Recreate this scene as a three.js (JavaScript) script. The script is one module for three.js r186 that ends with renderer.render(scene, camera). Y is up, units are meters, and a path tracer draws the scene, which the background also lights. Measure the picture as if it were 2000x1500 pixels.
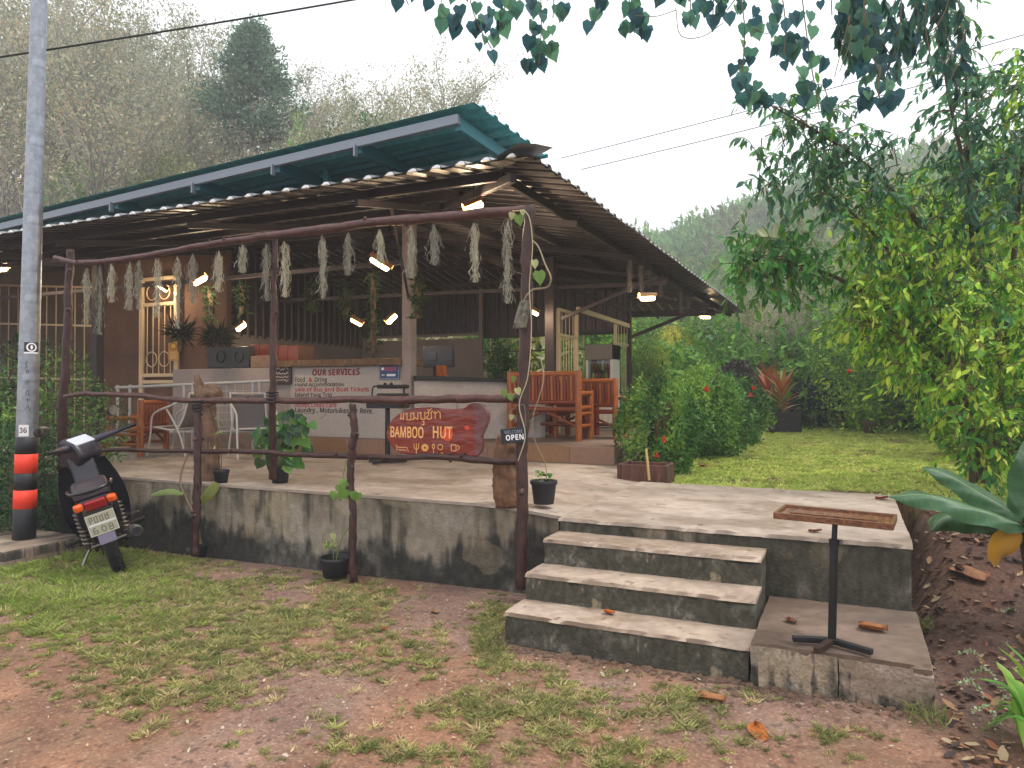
import * as THREE from 'three';
import { mergeGeometries } from 'three/addons/utils/BufferGeometryUtils.js';
import { RoundedBoxGeometry } from 'three/addons/geometries/RoundedBoxGeometry.js';

// ---------- camera, sky, sun, exposure ----------
const scene = new THREE.Scene();
const F = 1420, YAW = 0.4374, PITCH = 0.0099, EYE = 1.6;            // the photograph is 2000 x 1500
const camera = new THREE.PerspectiveCamera(2 * Math.atan(750 / F) * 180 / Math.PI, 4 / 3, 0.05, 900);
camera.position.set(0, EYE, 0);
camera.rotation.set(PITCH, YAW, 0, 'YXZ');
scene.add(camera);

const SUN_DIR = new THREE.Vector3(0.3, 0.9, -0.16).normalize();
{ // bright overcast sky, a little brighter round the hidden sun
  const W = 256, H = 128, d = new Float32Array(W * H * 4), v = new THREE.Vector3();
  for (let j = 0; j < H; j++) for (let i = 0; i < W; i++) {
    const up = ((j + 0.5) / H - 0.5) * Math.PI, ro = ((i + 0.5) / W - 0.5) * 2 * Math.PI;
    v.set(Math.cos(ro) * Math.cos(up), Math.sin(up), Math.sin(ro) * Math.cos(up));
    const c = Math.max(0, v.dot(SUN_DIR)), s = 1.22 + 0.5 * Math.pow(c, 3) + 0.5 * Math.pow(c, 14);
    const o = (j * W + i) * 4;
    d[o] = s * 0.985; d[o + 1] = s * 1.0; d[o + 2] = s * 1.03; d[o + 3] = 1;
  }
  const sky = new THREE.DataTexture(d, W, H, THREE.RGBAFormat, THREE.FloatType);
  sky.mapping = THREE.EquirectangularReflectionMapping; sky.magFilter = THREE.LinearFilter; sky.needsUpdate = true;
  scene.background = sky; scene.environment = sky;
}
const sun = new THREE.DirectionalLight(new THREE.Color(1, 0.95, 0.87), 1.5);
sun.position.copy(SUN_DIR).multiplyScalar(60); sun.target.position.set(-4, 0, -8);
sun.castShadow = true; sun.shadow.radius = 26; sun.shadow.mapSize.set(2048, 2048);
Object.assign(sun.shadow.camera, { left: -35, right: 35, top: 35, bottom: -35, near: 1, far: 160 });
scene.add(sun, sun.target);
const renderer = new THREE.WebGLRenderer({ antialias: true });
renderer.toneMapping = THREE.LinearToneMapping; renderer.toneMappingExposure = 1.32;
renderer.shadowMap.enabled = true;
scene.fog = new THREE.FogExp2(new THREE.Color(0.93, 0.95, 1.0), 0.003);

// ---------- pixel rays (pixels of the 2000 x 1500 photograph) -> points on known planes ----------
// plan: X to the right along the facade, D = depth away from the facade (z = -D), h = height
const V3 = (x, y, z) => new THREE.Vector3(x, y, z);
const P = (X, h, D) => V3(X, h, -D);
const fh = V3(-Math.sin(YAW), 0, -Math.cos(YAW)), rt = V3(Math.cos(YAW), 0, -Math.sin(YAW)), Y = V3(0, 1, 0);
const fw = fh.clone().multiplyScalar(Math.cos(PITCH)).addScaledVector(Y, Math.sin(PITCH));
const upv = Y.clone().multiplyScalar(Math.cos(PITCH)).addScaledVector(fh, -Math.sin(PITCH));
const ray = (x, y) => fw.clone().addScaledVector(rt, (x - 1000) / F).addScaledVector(upv, (750 - y) / F);
const eye = V3(0, EYE, 0);
const hitD = (x, y, D) => { const r = ray(x, y); return eye.clone().addScaledVector(r, D / -r.z); };
const hitH = (x, y, h) => { const r = ray(x, y); return eye.clone().addScaledVector(r, (h - EYE) / r.y); };
const hitX = (x, y, X) => { const r = ray(x, y); return eye.clone().addScaledVector(r, X / r.x); };
const at = (x, y, f) => eye.clone().addScaledVector(ray(x, y), f);
const toPx = (p) => { const q = p.clone().sub(eye), f = q.dot(fw); return [1000 + F * q.dot(rt) / f, 750 - F * q.dot(upv) / f, f]; };

// ---------- random numbers and noise ----------
function rng(s) { let a = s >>> 0; return () => { a = (a + 0x6d2b79f5) | 0; let t = Math.imul(a ^ (a >>> 15), 1 | a); t = (t + Math.imul(t ^ (t >>> 7), 61 | t)) ^ t; return ((t ^ (t >>> 14)) >>> 0) / 4294967296; }; }
const hash = (i, j, s) => { let h = Math.imul(i, 374761393) ^ Math.imul(j, 668265263) ^ Math.imul(s, 1274126177); h = Math.imul(h ^ (h >>> 13), 1274126177); return ((h ^ (h >>> 16)) >>> 0) / 4294967296; };
const sm = (t) => t * t * (3 - 2 * t), clamp = (x, a = 0, b = 1) => Math.min(b, Math.max(a, x)), lerp = (a, b, t) => a + (b - a) * t;
const sstep = (a, b, x) => sm(clamp((x - a) / (b - a)));
function vnoise(x, y, s, px = 0, py = 0) {
  const i = Math.floor(x), j = Math.floor(y), u = sm(x - i), v = sm(y - j), w = (k, p) => p ? ((k % p) + p) % p : k;
  const a = w(i, px), b = w(i + 1, px), c = w(j, py), e = w(j + 1, py);
  return lerp(lerp(hash(a, c, s), hash(b, c, s), u), lerp(hash(a, e, s), hash(b, e, s), u), v);
}
function fbm(x, y, s, oct = 4, px = 0, py = 0) {
  let r = 0, a = 0.5, n = 0;
  for (let k = 0; k < oct; k++) { r += a * vnoise(x, y, s + k, px, py); n += a; a *= 0.5; x *= 2; y *= 2; px *= 2; py *= 2; }
  return r / n;
}

// ---------- textures ----------
function tex(w, h, fn, srgb = true) {
  const d = new Uint8Array(w * h * 4);
  for (let j = 0; j < h; j++) for (let i = 0; i < w; i++) {
    const c = fn((i + 0.5) / w, (j + 0.5) / h), o = (j * w + i) * 4;
    d[o] = clamp(c[0], 0, 255); d[o + 1] = clamp(c[1], 0, 255); d[o + 2] = clamp(c[2], 0, 255); d[o + 3] = 255;
  }
  const t = new THREE.DataTexture(d, w, h); t.magFilter = THREE.LinearFilter; t.minFilter = THREE.LinearMipmapLinearFilter; t.generateMipmaps = true;
  t.wrapS = t.wrapT = THREE.RepeatWrapping; if (srgb) t.colorSpace = THREE.SRGBColorSpace; t.needsUpdate = true;
  return t;
}
const rep = (t, x, y = x) => { const c = t.clone(); c.repeat.set(x, y); c.needsUpdate = true; return c; };
const mix3 = (a, b, t) => [lerp(a[0], b[0], t), lerp(a[1], b[1], t), lerp(a[2], b[2], t)];
function canvas(w, h, draw) {
  const c = document.createElement('canvas'); c.width = w; c.height = h; draw(c.getContext('2d'), w, h);
  const t = new THREE.CanvasTexture(c); t.colorSpace = THREE.SRGBColorSpace; return t;
}
const greyNoise = (n, f, s, lo = 0, hi = 255, oct = 5) => tex(n, n, (u, v) => { const q = lerp(lo, hi, fbm(u * f, v * f, s, oct, f, f)); return [q, q, q]; }, false);

const T = {};
T.fine = greyNoise(256, 32, 3, 0, 255, 3);
T.coarse = greyNoise(256, 8, 5);
T.floor = tex(1024, 1024, (u, v) => {           // worn concrete floor, tile of 4 m
  const a = fbm(u * 6, v * 6, 11, 5, 6, 6), b = fbm(u * 40, v * 40, 12, 3, 40, 40), s = fbm(u * 5, v * 8, 14, 5, 5, 8);
  let c = mix3([150, 137, 127], [189, 176, 166], clamp(a * 1.5 - 0.25)); c = mix3(c, [128, 112, 96], sstep(0.5, 0.72, s) * 0.6);
  const sp = sstep(0.74, 0.82, fbm(u * 22, v * 22, 19, 3, 22, 22)) * 0.4; c = mix3(c, [92, 84, 74], sp);
  return c.map((x) => x + (b - 0.5) * 34);
});
function stain(w, h, seed, o) {                  // concrete face with algae, runs and bare patches; u along, v up
  const fx = o.fx, base = o.base ?? [138, 127, 112], dark = o.dark ?? [46, 45, 40], cream = [162, 146, 116];
  return tex(w, h, (u, v0) => {
    const v = v0, y = v0 * (o.vs ?? 1), n1 = fbm(u * fx, y * 3, seed, 5), run = fbm(u * fx * 7, y * 1.6, seed + 7, 4), big = fbm(u * fx * 0.6, y * 1.2, seed + 13, 4), fi = fbm(u * fx * 16, y * 24, seed + 17, 3);
    let c = mix3(base, [112, 100, 84], clamp(n1 * 1.6 - 0.4)); c = mix3(c, cream, sstep(0.52, 0.7, big) * 0.5);
    const top = sstep(o.top, o.top + 0.22, run * 0.75 + big * 0.35 + (v - 1) * o.topLen) * o.topK;
    const bot = sstep(o.bot, o.bot + 0.12, n1 * 0.55 + run * 0.3 + big * 0.35 - v * o.botLen) * o.botK;
    c = mix3(c, [62, 59, 48], top); c = mix3(c, dark, bot);
    const patch = sstep(0.6, 0.64, fbm(u * fx * 1.3, y * 3, seed + 23, 5) + 0.05 * (v - 0.5)) * (o.patch ?? 0);
    c = mix3(c, [156, 138, 110], patch);
    const wh = sstep(0.52, 0.8, fbm(u * fx * 2.6, y * 6, seed + 29, 5)) * (0.4 + 1.2 * fi) * (o.white ?? 0); c = mix3(c, [160, 152, 142], wh);
    return c.map((x) => x + (fi - 0.5) * 38);
  });
}
T.wall = stain(2048, 256, 41, { fx: 9, vs: 0.6, top: 0.44, topLen: 0.45, topK: 0.85, bot: 0.17, botLen: 0.55, botK: 0.96, patch: 0.4, white: 0.35 });
T.riser = stain(1024, 256, 83, { fx: 5, vs: 0.25, top: 0.55, topLen: 0.2, topK: 0.5, bot: 0.24, botLen: 0.12, botK: 0.9, dark: [62, 60, 50], patch: 0.75, white: 0.4 });
T.plat = stain(1024, 512, 131, { fx: 5, vs: 0.6, top: 0.5, topLen: 0.25, topK: 0.6, bot: 0.29, botLen: 0.12, botK: 0.85, dark: [60, 58, 49], patch: 0.25, white: 0.45 });
T.slab = stain(512, 256, 171, { fx: 4, vs: 0.4, base: [148, 128, 114], top: 0.62, topLen: 0.3, topK: 0.5, bot: 0.5, botLen: 0.3, botK: 0.8, patch: 0.2, white: 0.3 });
T.plaster = tex(512, 512, (u, v) => { const a = fbm(u * 5, v * 5, 61, 5, 5, 5), b = fbm(u * 60, v * 60, 62, 2, 60, 60); return mix3([158, 150, 147], [186, 178, 174], a).map((x) => x + (b - 0.5) * 16); });
T.brown = tex(512, 512, (u, v) => { const a = fbm(u * 4, v * 4, 71, 5, 4, 4), b = fbm(u * 60, v * 60, 72, 2, 60, 60); return mix3([104, 84, 72], [138, 112, 94], a).map((x) => x + (b - 0.5) * 18); });
T.soil = tex(1024, 1024, (u, v) => {             // tile of 3 m
  const a = fbm(u * 5, v * 5, 21, 5, 5, 5), b = fbm(u * 48, v * 48, 22, 3, 48, 48), c2 = fbm(u * 12, v * 12, 25, 4, 12, 12);
  const e = fbm(u * 150, v * 150, 28, 2, 150, 150); let c = mix3([104, 79, 69], [145, 112, 95], clamp(a * 1.5 - 0.25)); c = mix3(c, [121, 102, 88], sstep(0.45, 0.7, c2) * 0.6);
  c = mix3(c, [168, 148, 134], sstep(0.7, 0.86, e) * 0.4); c = mix3(c, [76, 58, 52], sstep(0.36, 0.22, b) * 0.6); c = c.map((x) => x + (e - 0.5) * 34);
  return c;
});
T.soilBump = tex(512, 512, (u, v) => { const q = 255 * (fbm(u * 24, v * 24, 26, 4, 24, 24) * 0.6 + 0.4 * fbm(u * 64, v * 64, 27, 2, 64, 64)); return [q, q, q]; }, false);
T.wood = tex(256, 1024, (u, v) => {              // grain along v
  const w = fbm(u * 3, v * 2, 31, 3, 3, 2), g = fbm(u * 40 + w * 6, v * 3, 32, 4), k = fbm(u * 90, v * 6, 33, 2);
  const q = clamp(g * 1.5 - 0.3) * 0.75 + k * 0.25; const s = 120 + 135 * q; return [s, s, s];
});
T.galv = tex(512, 512, (u, v) => { const a = fbm(u * 14, v * 14, 51, 3, 14, 14), b = fbm(u * 4, v * 30, 52, 3, 4, 30); const s = 170 + 50 * a + 30 * (b - 0.5); return [s, s, s]; });
T.bark = tex(256, 512, (u, v) => { const g = fbm(u * 22, v * 5, 35, 4, 22, 5), k = fbm(u * 7, v * 12, 36, 4, 7, 12); const s = clamp(95 + 150 * (g * 0.6 + k * 0.5 - 0.2), 30, 255); return [s, s, s]; });

// ---------- materials ----------
const hexc = (h) => new THREE.Color(h);
function std(color, rough = 0.8, o = {}) { return new THREE.MeshStandardMaterial({ color: color instanceof THREE.Color ? color : new THREE.Color(color), roughness: rough, side: THREE.DoubleSide, ...o }); }
function leafMat(color, o = {}) { return new THREE.MeshPhysicalMaterial({ color, roughness: o.rough ?? 0.62, transmission: o.t ?? 0.52, thickness: 0, side: THREE.DoubleSide, vertexColors: o.vc ?? true, specularIntensity: o.spec ?? 0.4 }); }
const M = {
  floor: std('#f1ece6', 0.9, { map: T.floor, bumpMap: T.coarse, bumpScale: 0.004 }),
  tread: std('#ece2d6', 0.92, { map: T.floor, bumpMap: T.coarse, bumpScale: 0.006 }),
  wall: std('#ffffff', 0.95, { map: T.wall, bumpMap: rep(T.fine, 16.50, 2.350), bumpScale: 0.006 }),
  riser: std('#ffffff', 0.95, { map: T.riser, bumpMap: rep(T.fine, 3.75, 0.475), bumpScale: 0.006 }),
  plat: std('#ffffff', 0.95, { map: T.plat, bumpMap: rep(T.fine, 5.83, 1.875), bumpScale: 0.006 }),
  slab: std('#ffffff', 0.95, { map: T.slab, bumpMap: rep(T.fine, 2.15, 0.562), bumpScale: 0.006 }),
  plaster: std('#ffffff', 0.9, { map: T.plaster, bumpMap: T.fine, bumpScale: 0.002 }),
  greyPlaster: std('#dcd8da', 0.9, { map: T.plaster }),
  brown: std('#d8ccc8', 0.9, { map: T.brown }),
  tile: std('#b98a63', 0.6, { map: T.plaster }),
  rail: std('#865048', 0.5, { map: T.bark, bumpMap: T.bark, bumpScale: 0.006 }),
  post: std('#6a3e36', 0.55, { map: T.bark, bumpMap: T.bark, bumpScale: 0.008 }),
  bamboo: std('#d97a35', 0.36, { map: T.wood }),
  bambooDark: std('#a94a22', 0.4, { map: T.wood }),
  plank: std('#8d6a4a', 0.7, { map: T.wood }),
  board: std('#9c6848', 0.25, { map: T.wood }),
  logwood: std('#b98660', 0.85, { map: T.bark, bumpMap: T.bark, bumpScale: 0.02 }),
  driftwood: std('#b48a6c', 0.85, { map: T.bark, bumpMap: T.bark, bumpScale: 0.02 }),
  palebark: std('#efe6d6', 0.9, { map: T.bark }),
  bark: std('#8c7660', 0.9, { map: T.bark, bumpMap: T.bark, bumpScale: 0.01 }),
  twig: std('#6b5a3c', 0.8),
  greenstem: std('#6f7a3a', 0.7),
  sheet: std('#c4c6c8', 0.42, { map: T.galv, metalness: 0.3 }), shadeLayer: std('#4a4046', 0.42, { map: T.galv, metalness: 0.3 }),  // second colour is dark to paint the shade under the roof
  sheetDark: std('#4a4048', 0.4, { map: T.galv, metalness: 0.45 }),
  teal: std('#66d4da', 0.4, { map: T.galv }),
  steelBeam: std('#352e34', 0.6, { metalness: 0.2 }),
  fascia: std('#7f8893', 0.5, { metalness: 0.3 }),
  tealBeam: std('#3a7a86', 0.5, { metalness: 0.2 }),
  galvPole: std('#b9bec8', 0.38, { map: T.galv, metalness: 0.75 }),
  white: std('#d9d4cc', 0.5), cream: std('#cbb99a', 0.5),
  black: std('#101114', 0.5), blackGloss: std('#0c0c11', 0.22), rubber: std('#1a1817', 0.85, { bumpMap: T.fine, bumpScale: 0.003 }),
  darkgrey: std('#2b2a2e', 0.6), potBlack: std('#1b1c22', 0.55), concreteCol: std('#cfcace', 0.85, { map: T.plaster }),
  wire: std('#141414', 0.6), steel: std('#8c8880', 0.35, { metalness: 0.8 }), rust: std('#6b4a36', 0.8, { metalness: 0.2, map: T.bark }),
  glass: new THREE.MeshPhysicalMaterial({ color: '#eef4f2', transmission: 1, thickness: 0, roughness: 0.05, side: THREE.DoubleSide }),
};

// ---------- geometry helpers ----------
function place(g, x = 0, y = 0, z = 0, rx = 0, ry = 0, rz = 0) { const m = new THREE.Matrix4().makeRotationFromEuler(new THREE.Euler(rx, ry, rz)); m.setPosition(x, y, z); return g.applyMatrix4(m); }
function uvMetres(g, s = 1, ox = 0, oy = 0) {     // box-projected uv, one unit = s metres
  if (g.index) g = g.toNonIndexed(); g.computeVertexNormals();
  const p = g.attributes.position, n = p.count, uv = new Float32Array(n * 2), a = V3(), b = V3(), c = V3();
  for (let i = 0; i < n; i += 3) {
    a.fromBufferAttribute(p, i); b.fromBufferAttribute(p, i + 1); c.fromBufferAttribute(p, i + 2);
    const q = b.clone().sub(a).cross(c.clone().sub(a)), ax = Math.abs(q.x), ay = Math.abs(q.y), az = Math.abs(q.z);
    [a, b, c].forEach((v, k) => { const [U, W] = ay >= ax && ay >= az ? [v.x, v.z] : ax >= az ? [v.z, v.y] : [v.x, v.y]; uv[(i + k) * 2] = U / s + ox; uv[(i + k) * 2 + 1] = W / s + oy; });
  }
  g.setAttribute('uv', new THREE.BufferAttribute(uv, 2)); return g;
}
// concrete block whose edges and faces wander a little; same displacement for the same place, so no cracks
function roughBox(X0, X1, h0, h1, D0, D1, amp, s) {
  const w = X1 - X0, h = h1 - h0, d = D1 - D0, g = new THREE.BoxGeometry(w, h, d, Math.ceil(w / 0.025), Math.max(1, Math.ceil(h / 0.03)), Math.min(24, Math.ceil(d / 0.04))); place(g, (X0 + X1) / 2, (h0 + h1) / 2, -(D0 + D1) / 2);
  const p = g.attributes.position; for (let i = 0; i < p.count; i++) { const x = p.getX(i), y = p.getY(i), z = p.getZ(i), n = (a, b, q) => fbm(a * 14 + 40, b * 14 + 40, q, 3) - 0.5, ex = Math.max(0, 1 - (D1 + z - 0) * 0) && (Math.abs(z + D0) < 1e-4 && Math.abs(y - h1) < 1e-4 ? 1 : 0), ch = ex * Math.max(0, fbm(x * 9 + 7, 3, 61, 3) - 0.52) * 0.09; p.setXYZ(i, x + amp * n(y + z, z * 0.7, 31), y + amp * 0.7 * n(x, z, 33) - ch * 0.6, z + amp * n(x, y * 1.3, 35) - ch); }
  g.computeVertexNormals(); return uvMetres(g, s);
}
const boxG = (w, h, d, r = 0.006) => (r > 0 ? new RoundedBoxGeometry(w, h, d, 1, Math.min(r, w / 2.1, h / 2.1, d / 2.1)) : new THREE.BoxGeometry(w, h, d));
// box from plan extents
function planBox(X0, X1, h0, h1, D0, D1, r = 0.008, s = 1) { return uvMetres(place(boxG(X1 - X0, h1 - h0, D1 - D0, r), (X0 + X1) / 2, (h0 + h1) / 2, -(D0 + D1) / 2), s); }
function barG(a, b, w, h = w, r = 0.004) {        // box bar between two points, h measured upward
  const d = b.clone().sub(a), L = d.length(), g = boxG(w, h, L, r), m = new THREE.Matrix4().lookAt(a, b, Math.abs(d.y) > 0.98 * L ? V3(1, 0, 0) : Y);
  m.setPosition(a.clone().add(b).multiplyScalar(0.5)); return g.applyMatrix4(m);
}
// tapered, wobbly tube through points
function tubeG(pts, radii, seg = 7, o = {}) {
  const n = pts.length, pos = [], uv = [], idx = [], R = (i) => Array.isArray(radii) ? radii[i] : radii, wob = o.wob ?? 0, seed = o.seed ?? 1;
  let nrm = null, L = 0; const tan = V3(), bi = V3(), p = V3();
  for (let i = 0; i < n; i++) {
    tan.copy(pts[Math.min(n - 1, i + 1)]).sub(pts[Math.max(0, i - 1)]).normalize();
    if (!nrm) { nrm = Math.abs(tan.y) > 0.9 ? V3(1, 0, 0) : V3(0, 1, 0); }
    nrm.addScaledVector(tan, -nrm.dot(tan)).normalize(); bi.crossVectors(tan, nrm);
    if (i) L += pts[i].distanceTo(pts[i - 1]);
    for (let k = 0; k <= seg; k++) {
      const a = (k % seg) / seg * Math.PI * 2, r = R(i) * (1 + wob * (hash(i, k % seg, seed) - 0.5) * 2);
      p.copy(pts[i]).addScaledVector(nrm, Math.cos(a) * r).addScaledVector(bi, Math.sin(a) * r);
      pos.push(p.x, p.y, p.z); uv.push(k / seg * (o.uvx ?? 1), L / (o.uvl ?? 0.5));
    }
  }
  for (let i = 0; i < n - 1; i++) for (let k = 0; k < seg; k++) { const a = i * (seg + 1) + k, b = a + seg + 1; idx.push(a, a + 1, b, b, a + 1, b + 1); }
  for (const [i, f] of [[0, 0], [n - 1, 1]]) { const c = pos.length / 3; pos.push(pts[i].x, pts[i].y, pts[i].z); uv.push(0.5, 0.5); for (let k = 0; k < seg; k++) { const a = i * (seg + 1) + k; f ? idx.push(a, a + 1, c) : idx.push(a + 1, a, c); } }
  const g = new THREE.BufferGeometry(); g.setAttribute('position', new THREE.Float32BufferAttribute(pos, 3)); g.setAttribute('uv', new THREE.Float32BufferAttribute(uv, 2)); g.setIndex(idx); g.computeVertexNormals();
  return g;
}
function spline(pts, n) { const c = new THREE.CatmullRomCurve3(pts); return Array.from({ length: n + 1 }, (_, i) => c.getPoint(i / n)); }
const wireG = (pts, r, n = 16, seg = 5) => tubeG(spline(pts, n), r, seg);
function rodG(a, b, r, r2 = r, seg = 10) { return tubeG([a, a.clone().lerp(b, 0.5), b], [r, (r + r2) / 2, r2], seg); }
function latheG(prof, seg = 20) { return new THREE.LatheGeometry(prof.map(([r, y]) => new THREE.Vector2(r, y)), seg); }
function merged(list) { list = list.map((g) => { const q = g.index ? g.toNonIndexed() : g; for (const k of Object.keys(q.attributes)) if (!['position', 'normal', 'uv', 'color'].includes(k)) q.deleteAttribute(k); return q; }); return list.length > 1 ? mergeGeometries(list) : list[0]; }

// ---------- scene-graph helpers ----------
const taken = new Map();
function numbered(n) { const k = taken.get(n) ?? 0; taken.set(n, k + 1); return k ? n + '_' + String(k).padStart(3, '0') : n; }
function shade(o) { o.castShadow = o.receiveShadow = true; return o; }
function tag(o, label, category, group, kind) { Object.assign(o.userData, { label, category }); if (group) o.userData.group = group; if (kind) o.userData.kind = kind; return o; }
function thing(name, label, category, pos = V3(0, 0, 0), turn = 0, group) { const g = new THREE.Group(); g.name = numbered(name); g.position.copy(pos); g.rotation.y = turn; scene.add(g); return tag(g, label, category, group); }
function part(name, geo, mat, parent) { const m = shade(new THREE.Mesh(Array.isArray(geo) ? merged(geo) : geo, mat)); m.name = name; parent.add(m); return m; }
function lone(name, geo, mat, label, category, group) { const m = shade(new THREE.Mesh(Array.isArray(geo) ? merged(geo) : geo, mat)); m.name = numbered(name); scene.add(m); return tag(m, label, category, group); }
function setting(name, geo, mat) { const m = shade(new THREE.Mesh(geo, mat)); m.name = name; m.userData.kind = 'structure'; scene.add(m); return m; }

// ---------- leaves ----------
class Leaves {                                    // collects leaves into one geometry with vertex colours
  constructor() { this.p = []; this.c = []; }
  tri(a, b, c, col) { for (const v of [a, b, c]) { this.p.push(v.x, v.y, v.z); this.c.push(col.r, col.g, col.b); } }
  // dir: along the midrib, nor: face normal; shape 0 = folded diamond (2 tris), 1 = lance (6 tris), 2 = heart (8 tris)
  add(p, dir, nor, len, wid, col, shape = 0, bend = 0.15) {
    const d = dir.clone().normalize(), s = V3().crossVectors(d, nor).normalize(), n = V3().crossVectors(s, d).normalize();
    const q = (t, w, z) => p.clone().addScaledVector(d, t * len).addScaledVector(s, w * wid).addScaledVector(n, (z ?? 0) * wid - bend * len * t * t);
    if (shape === 0) { const a = q(0, 0), b = q(1, 0), l = q(0.45, -0.5, 0.14), r = q(0.45, 0.5, 0.14); this.tri(a, r, b, col); this.tri(a, b, l, col); return; }
    const prof = shape === 1 ? [[0.25, 0.36], [0.55, 0.5], [0.82, 0.27]] : [[-0.1, 0.3], [0.18, 0.56], [0.55, 0.42], [0.82, 0.14]];
    for (const sg of [-1, 1]) {
      let pm = q(0, 0), po = null;
      for (const [t, w] of prof) { const m = q(Math.max(0.02, t), 0), o = q(t, sg * w, 0.12 * w * 2); if (po) { this.tri(pm, po, o, col); this.tri(pm, o, m, col); } else this.tri(pm, o, m, col); pm = m; po = o; }
      this.tri(pm, po, q(1, 0), col);
    }
  }
  build() { const g = new THREE.BufferGeometry(); g.setAttribute('position', new THREE.Float32BufferAttribute(this.p, 3)); g.setAttribute('color', new THREE.Float32BufferAttribute(this.c, 3)); g.computeVertexNormals(); return g; }
}
const lin = (h) => new THREE.Color(h);            // css -> linear
function pick(R, pal, jit = 0.25) { const k = R() * (pal.length - 1), i = Math.floor(k), c = pal[i].clone().lerp(pal[Math.min(pal.length - 1, i + 1)], k - i); const s = 1 + (R() - 0.5) * 2 * jit; c.multiplyScalar(s); return c; }
const rdir = (R) => { const z = R() * 2 - 1, a = R() * 6.2832, s = Math.sqrt(1 - z * z); return V3(s * Math.cos(a), z, s * Math.sin(a)); };
const pal = (...a) => a.map(lin);
const PAL = {
  dark: pal('#284a2c', '#3c693a', '#568446'), mid: pal('#437434', '#68983f', '#92b852'), bright: pal('#64992e', '#93bd3a', '#bcd650'), yellow: pal('#86a434', '#b9c246', '#dccf5a'),
  olive: pal('#68743e', '#8a9154', '#aaab70'), rubber: pal('#76825e', '#a2a884', '#c4bb9a', '#b39a7c'), purple: pal('#241a22', '#3a2630', '#4a3040'), red: pal('#8c2f20', '#b5562c', '#c98a3a'),
  blue: pal('#1d3840', '#2b5048', '#3f6650'), hedge: pal('#264a28', '#3d6e32', '#689a42', '#9aba56'), wood: pal('#7f8a6c', '#a8a88c', '#c2baa2'),
};
// ---------- ground ----------
const PLAT = 0.65, TERR = 0.69, FLOOR = 0.92, DW = 5.25;
function groundH(X, D) {
  let h = 0.02 * (fbm(X * 0.7, D * 0.7, 201, 3) - 0.5) + 0.015 * (fbm(X * 4, D * 4, 203, 3) - 0.5) - 0.012 * clamp(-X - 2.5, 0, 6);
  const side = sstep(0.3, 0.62, X) * sstep(4.3, 7.2, D), back = Math.max(sstep(-2.35, -2.2, X) * (D > 7.46 ? 1 : 0), sstep(18.3, 22, D));
  h += 0.6 * Math.max(side, back) + 0.05 * side * (fbm(X * 1.5, D * 1.5, 207, 3) - 0.4);
  if (D > 17) {
    const k = X / D;                              // direction seen from the camera side
    h += sstep(18, 62, D) * 27 * sstep(-0.3, -0.75, k);
    h += sstep(38, 170, D) * (26 + 11 * sstep(-0.28, 0.0, k)) * sstep(-0.7, -0.25, k);
    h += (fbm(X * 0.06, D * 0.06, 211, 4) - 0.5) * 4 * sstep(22, 50, D);
  }
  return h;
}
{
  const axis = (a, b, f0, f1, fine, grow) => { const r = []; for (let x = f0; x <= f1; x += fine) r.push(x); let s = fine, x = f1; while (x < b) { s *= grow; x += s; r.push(x); } s = fine; x = f0; while (x > a) { s *= grow; x -= s; r.unshift(x); } return r; };
  const xs = axis(-260, 190, -9, 4, 0.1, 1.09), ds = axis(-30, 330, 1.5, 9, 0.1, 1.07), pos = [], uv = [], col = [], idx = [];
  const c = new THREE.Color(), soil = lin('#ffffff'), orange = lin('#fff0da'), dark = lin('#8a766a'), lawn = lin('#b5b46a'), hill = lin('#8c8a5c');
  for (const D of ds) for (const X of xs) {
    pos.push(X, groundH(X, D), -D); uv.push(X / 1.7, D / 1.7);
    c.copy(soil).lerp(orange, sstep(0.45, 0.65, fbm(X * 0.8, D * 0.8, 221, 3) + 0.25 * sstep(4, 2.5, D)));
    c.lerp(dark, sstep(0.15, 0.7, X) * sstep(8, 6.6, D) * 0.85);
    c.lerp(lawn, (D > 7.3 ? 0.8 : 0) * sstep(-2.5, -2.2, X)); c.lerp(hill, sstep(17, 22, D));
    col.push(c.r, c.g, c.b);
  }
  const n = xs.length; for (let j = 0; j < ds.length - 1; j++) for (let i = 0; i < n - 1; i++) { const a = j * n + i; idx.push(a, a + 1, a + n, a + 1, a + n + 1, a + n); }
  const g = new THREE.BufferGeometry(); g.setAttribute('position', new THREE.Float32BufferAttribute(pos, 3)); g.setAttribute('uv', new THREE.Float32BufferAttribute(uv, 2)); g.setAttribute('color', new THREE.Float32BufferAttribute(col, 3)); g.setIndex(idx); g.computeVertexNormals();
  setting('ground', g, std('#ffffff', 0.95, { map: T.soil, bumpMap: T.soilBump, bumpScale: 0.03, vertexColors: true }));
}

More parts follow.
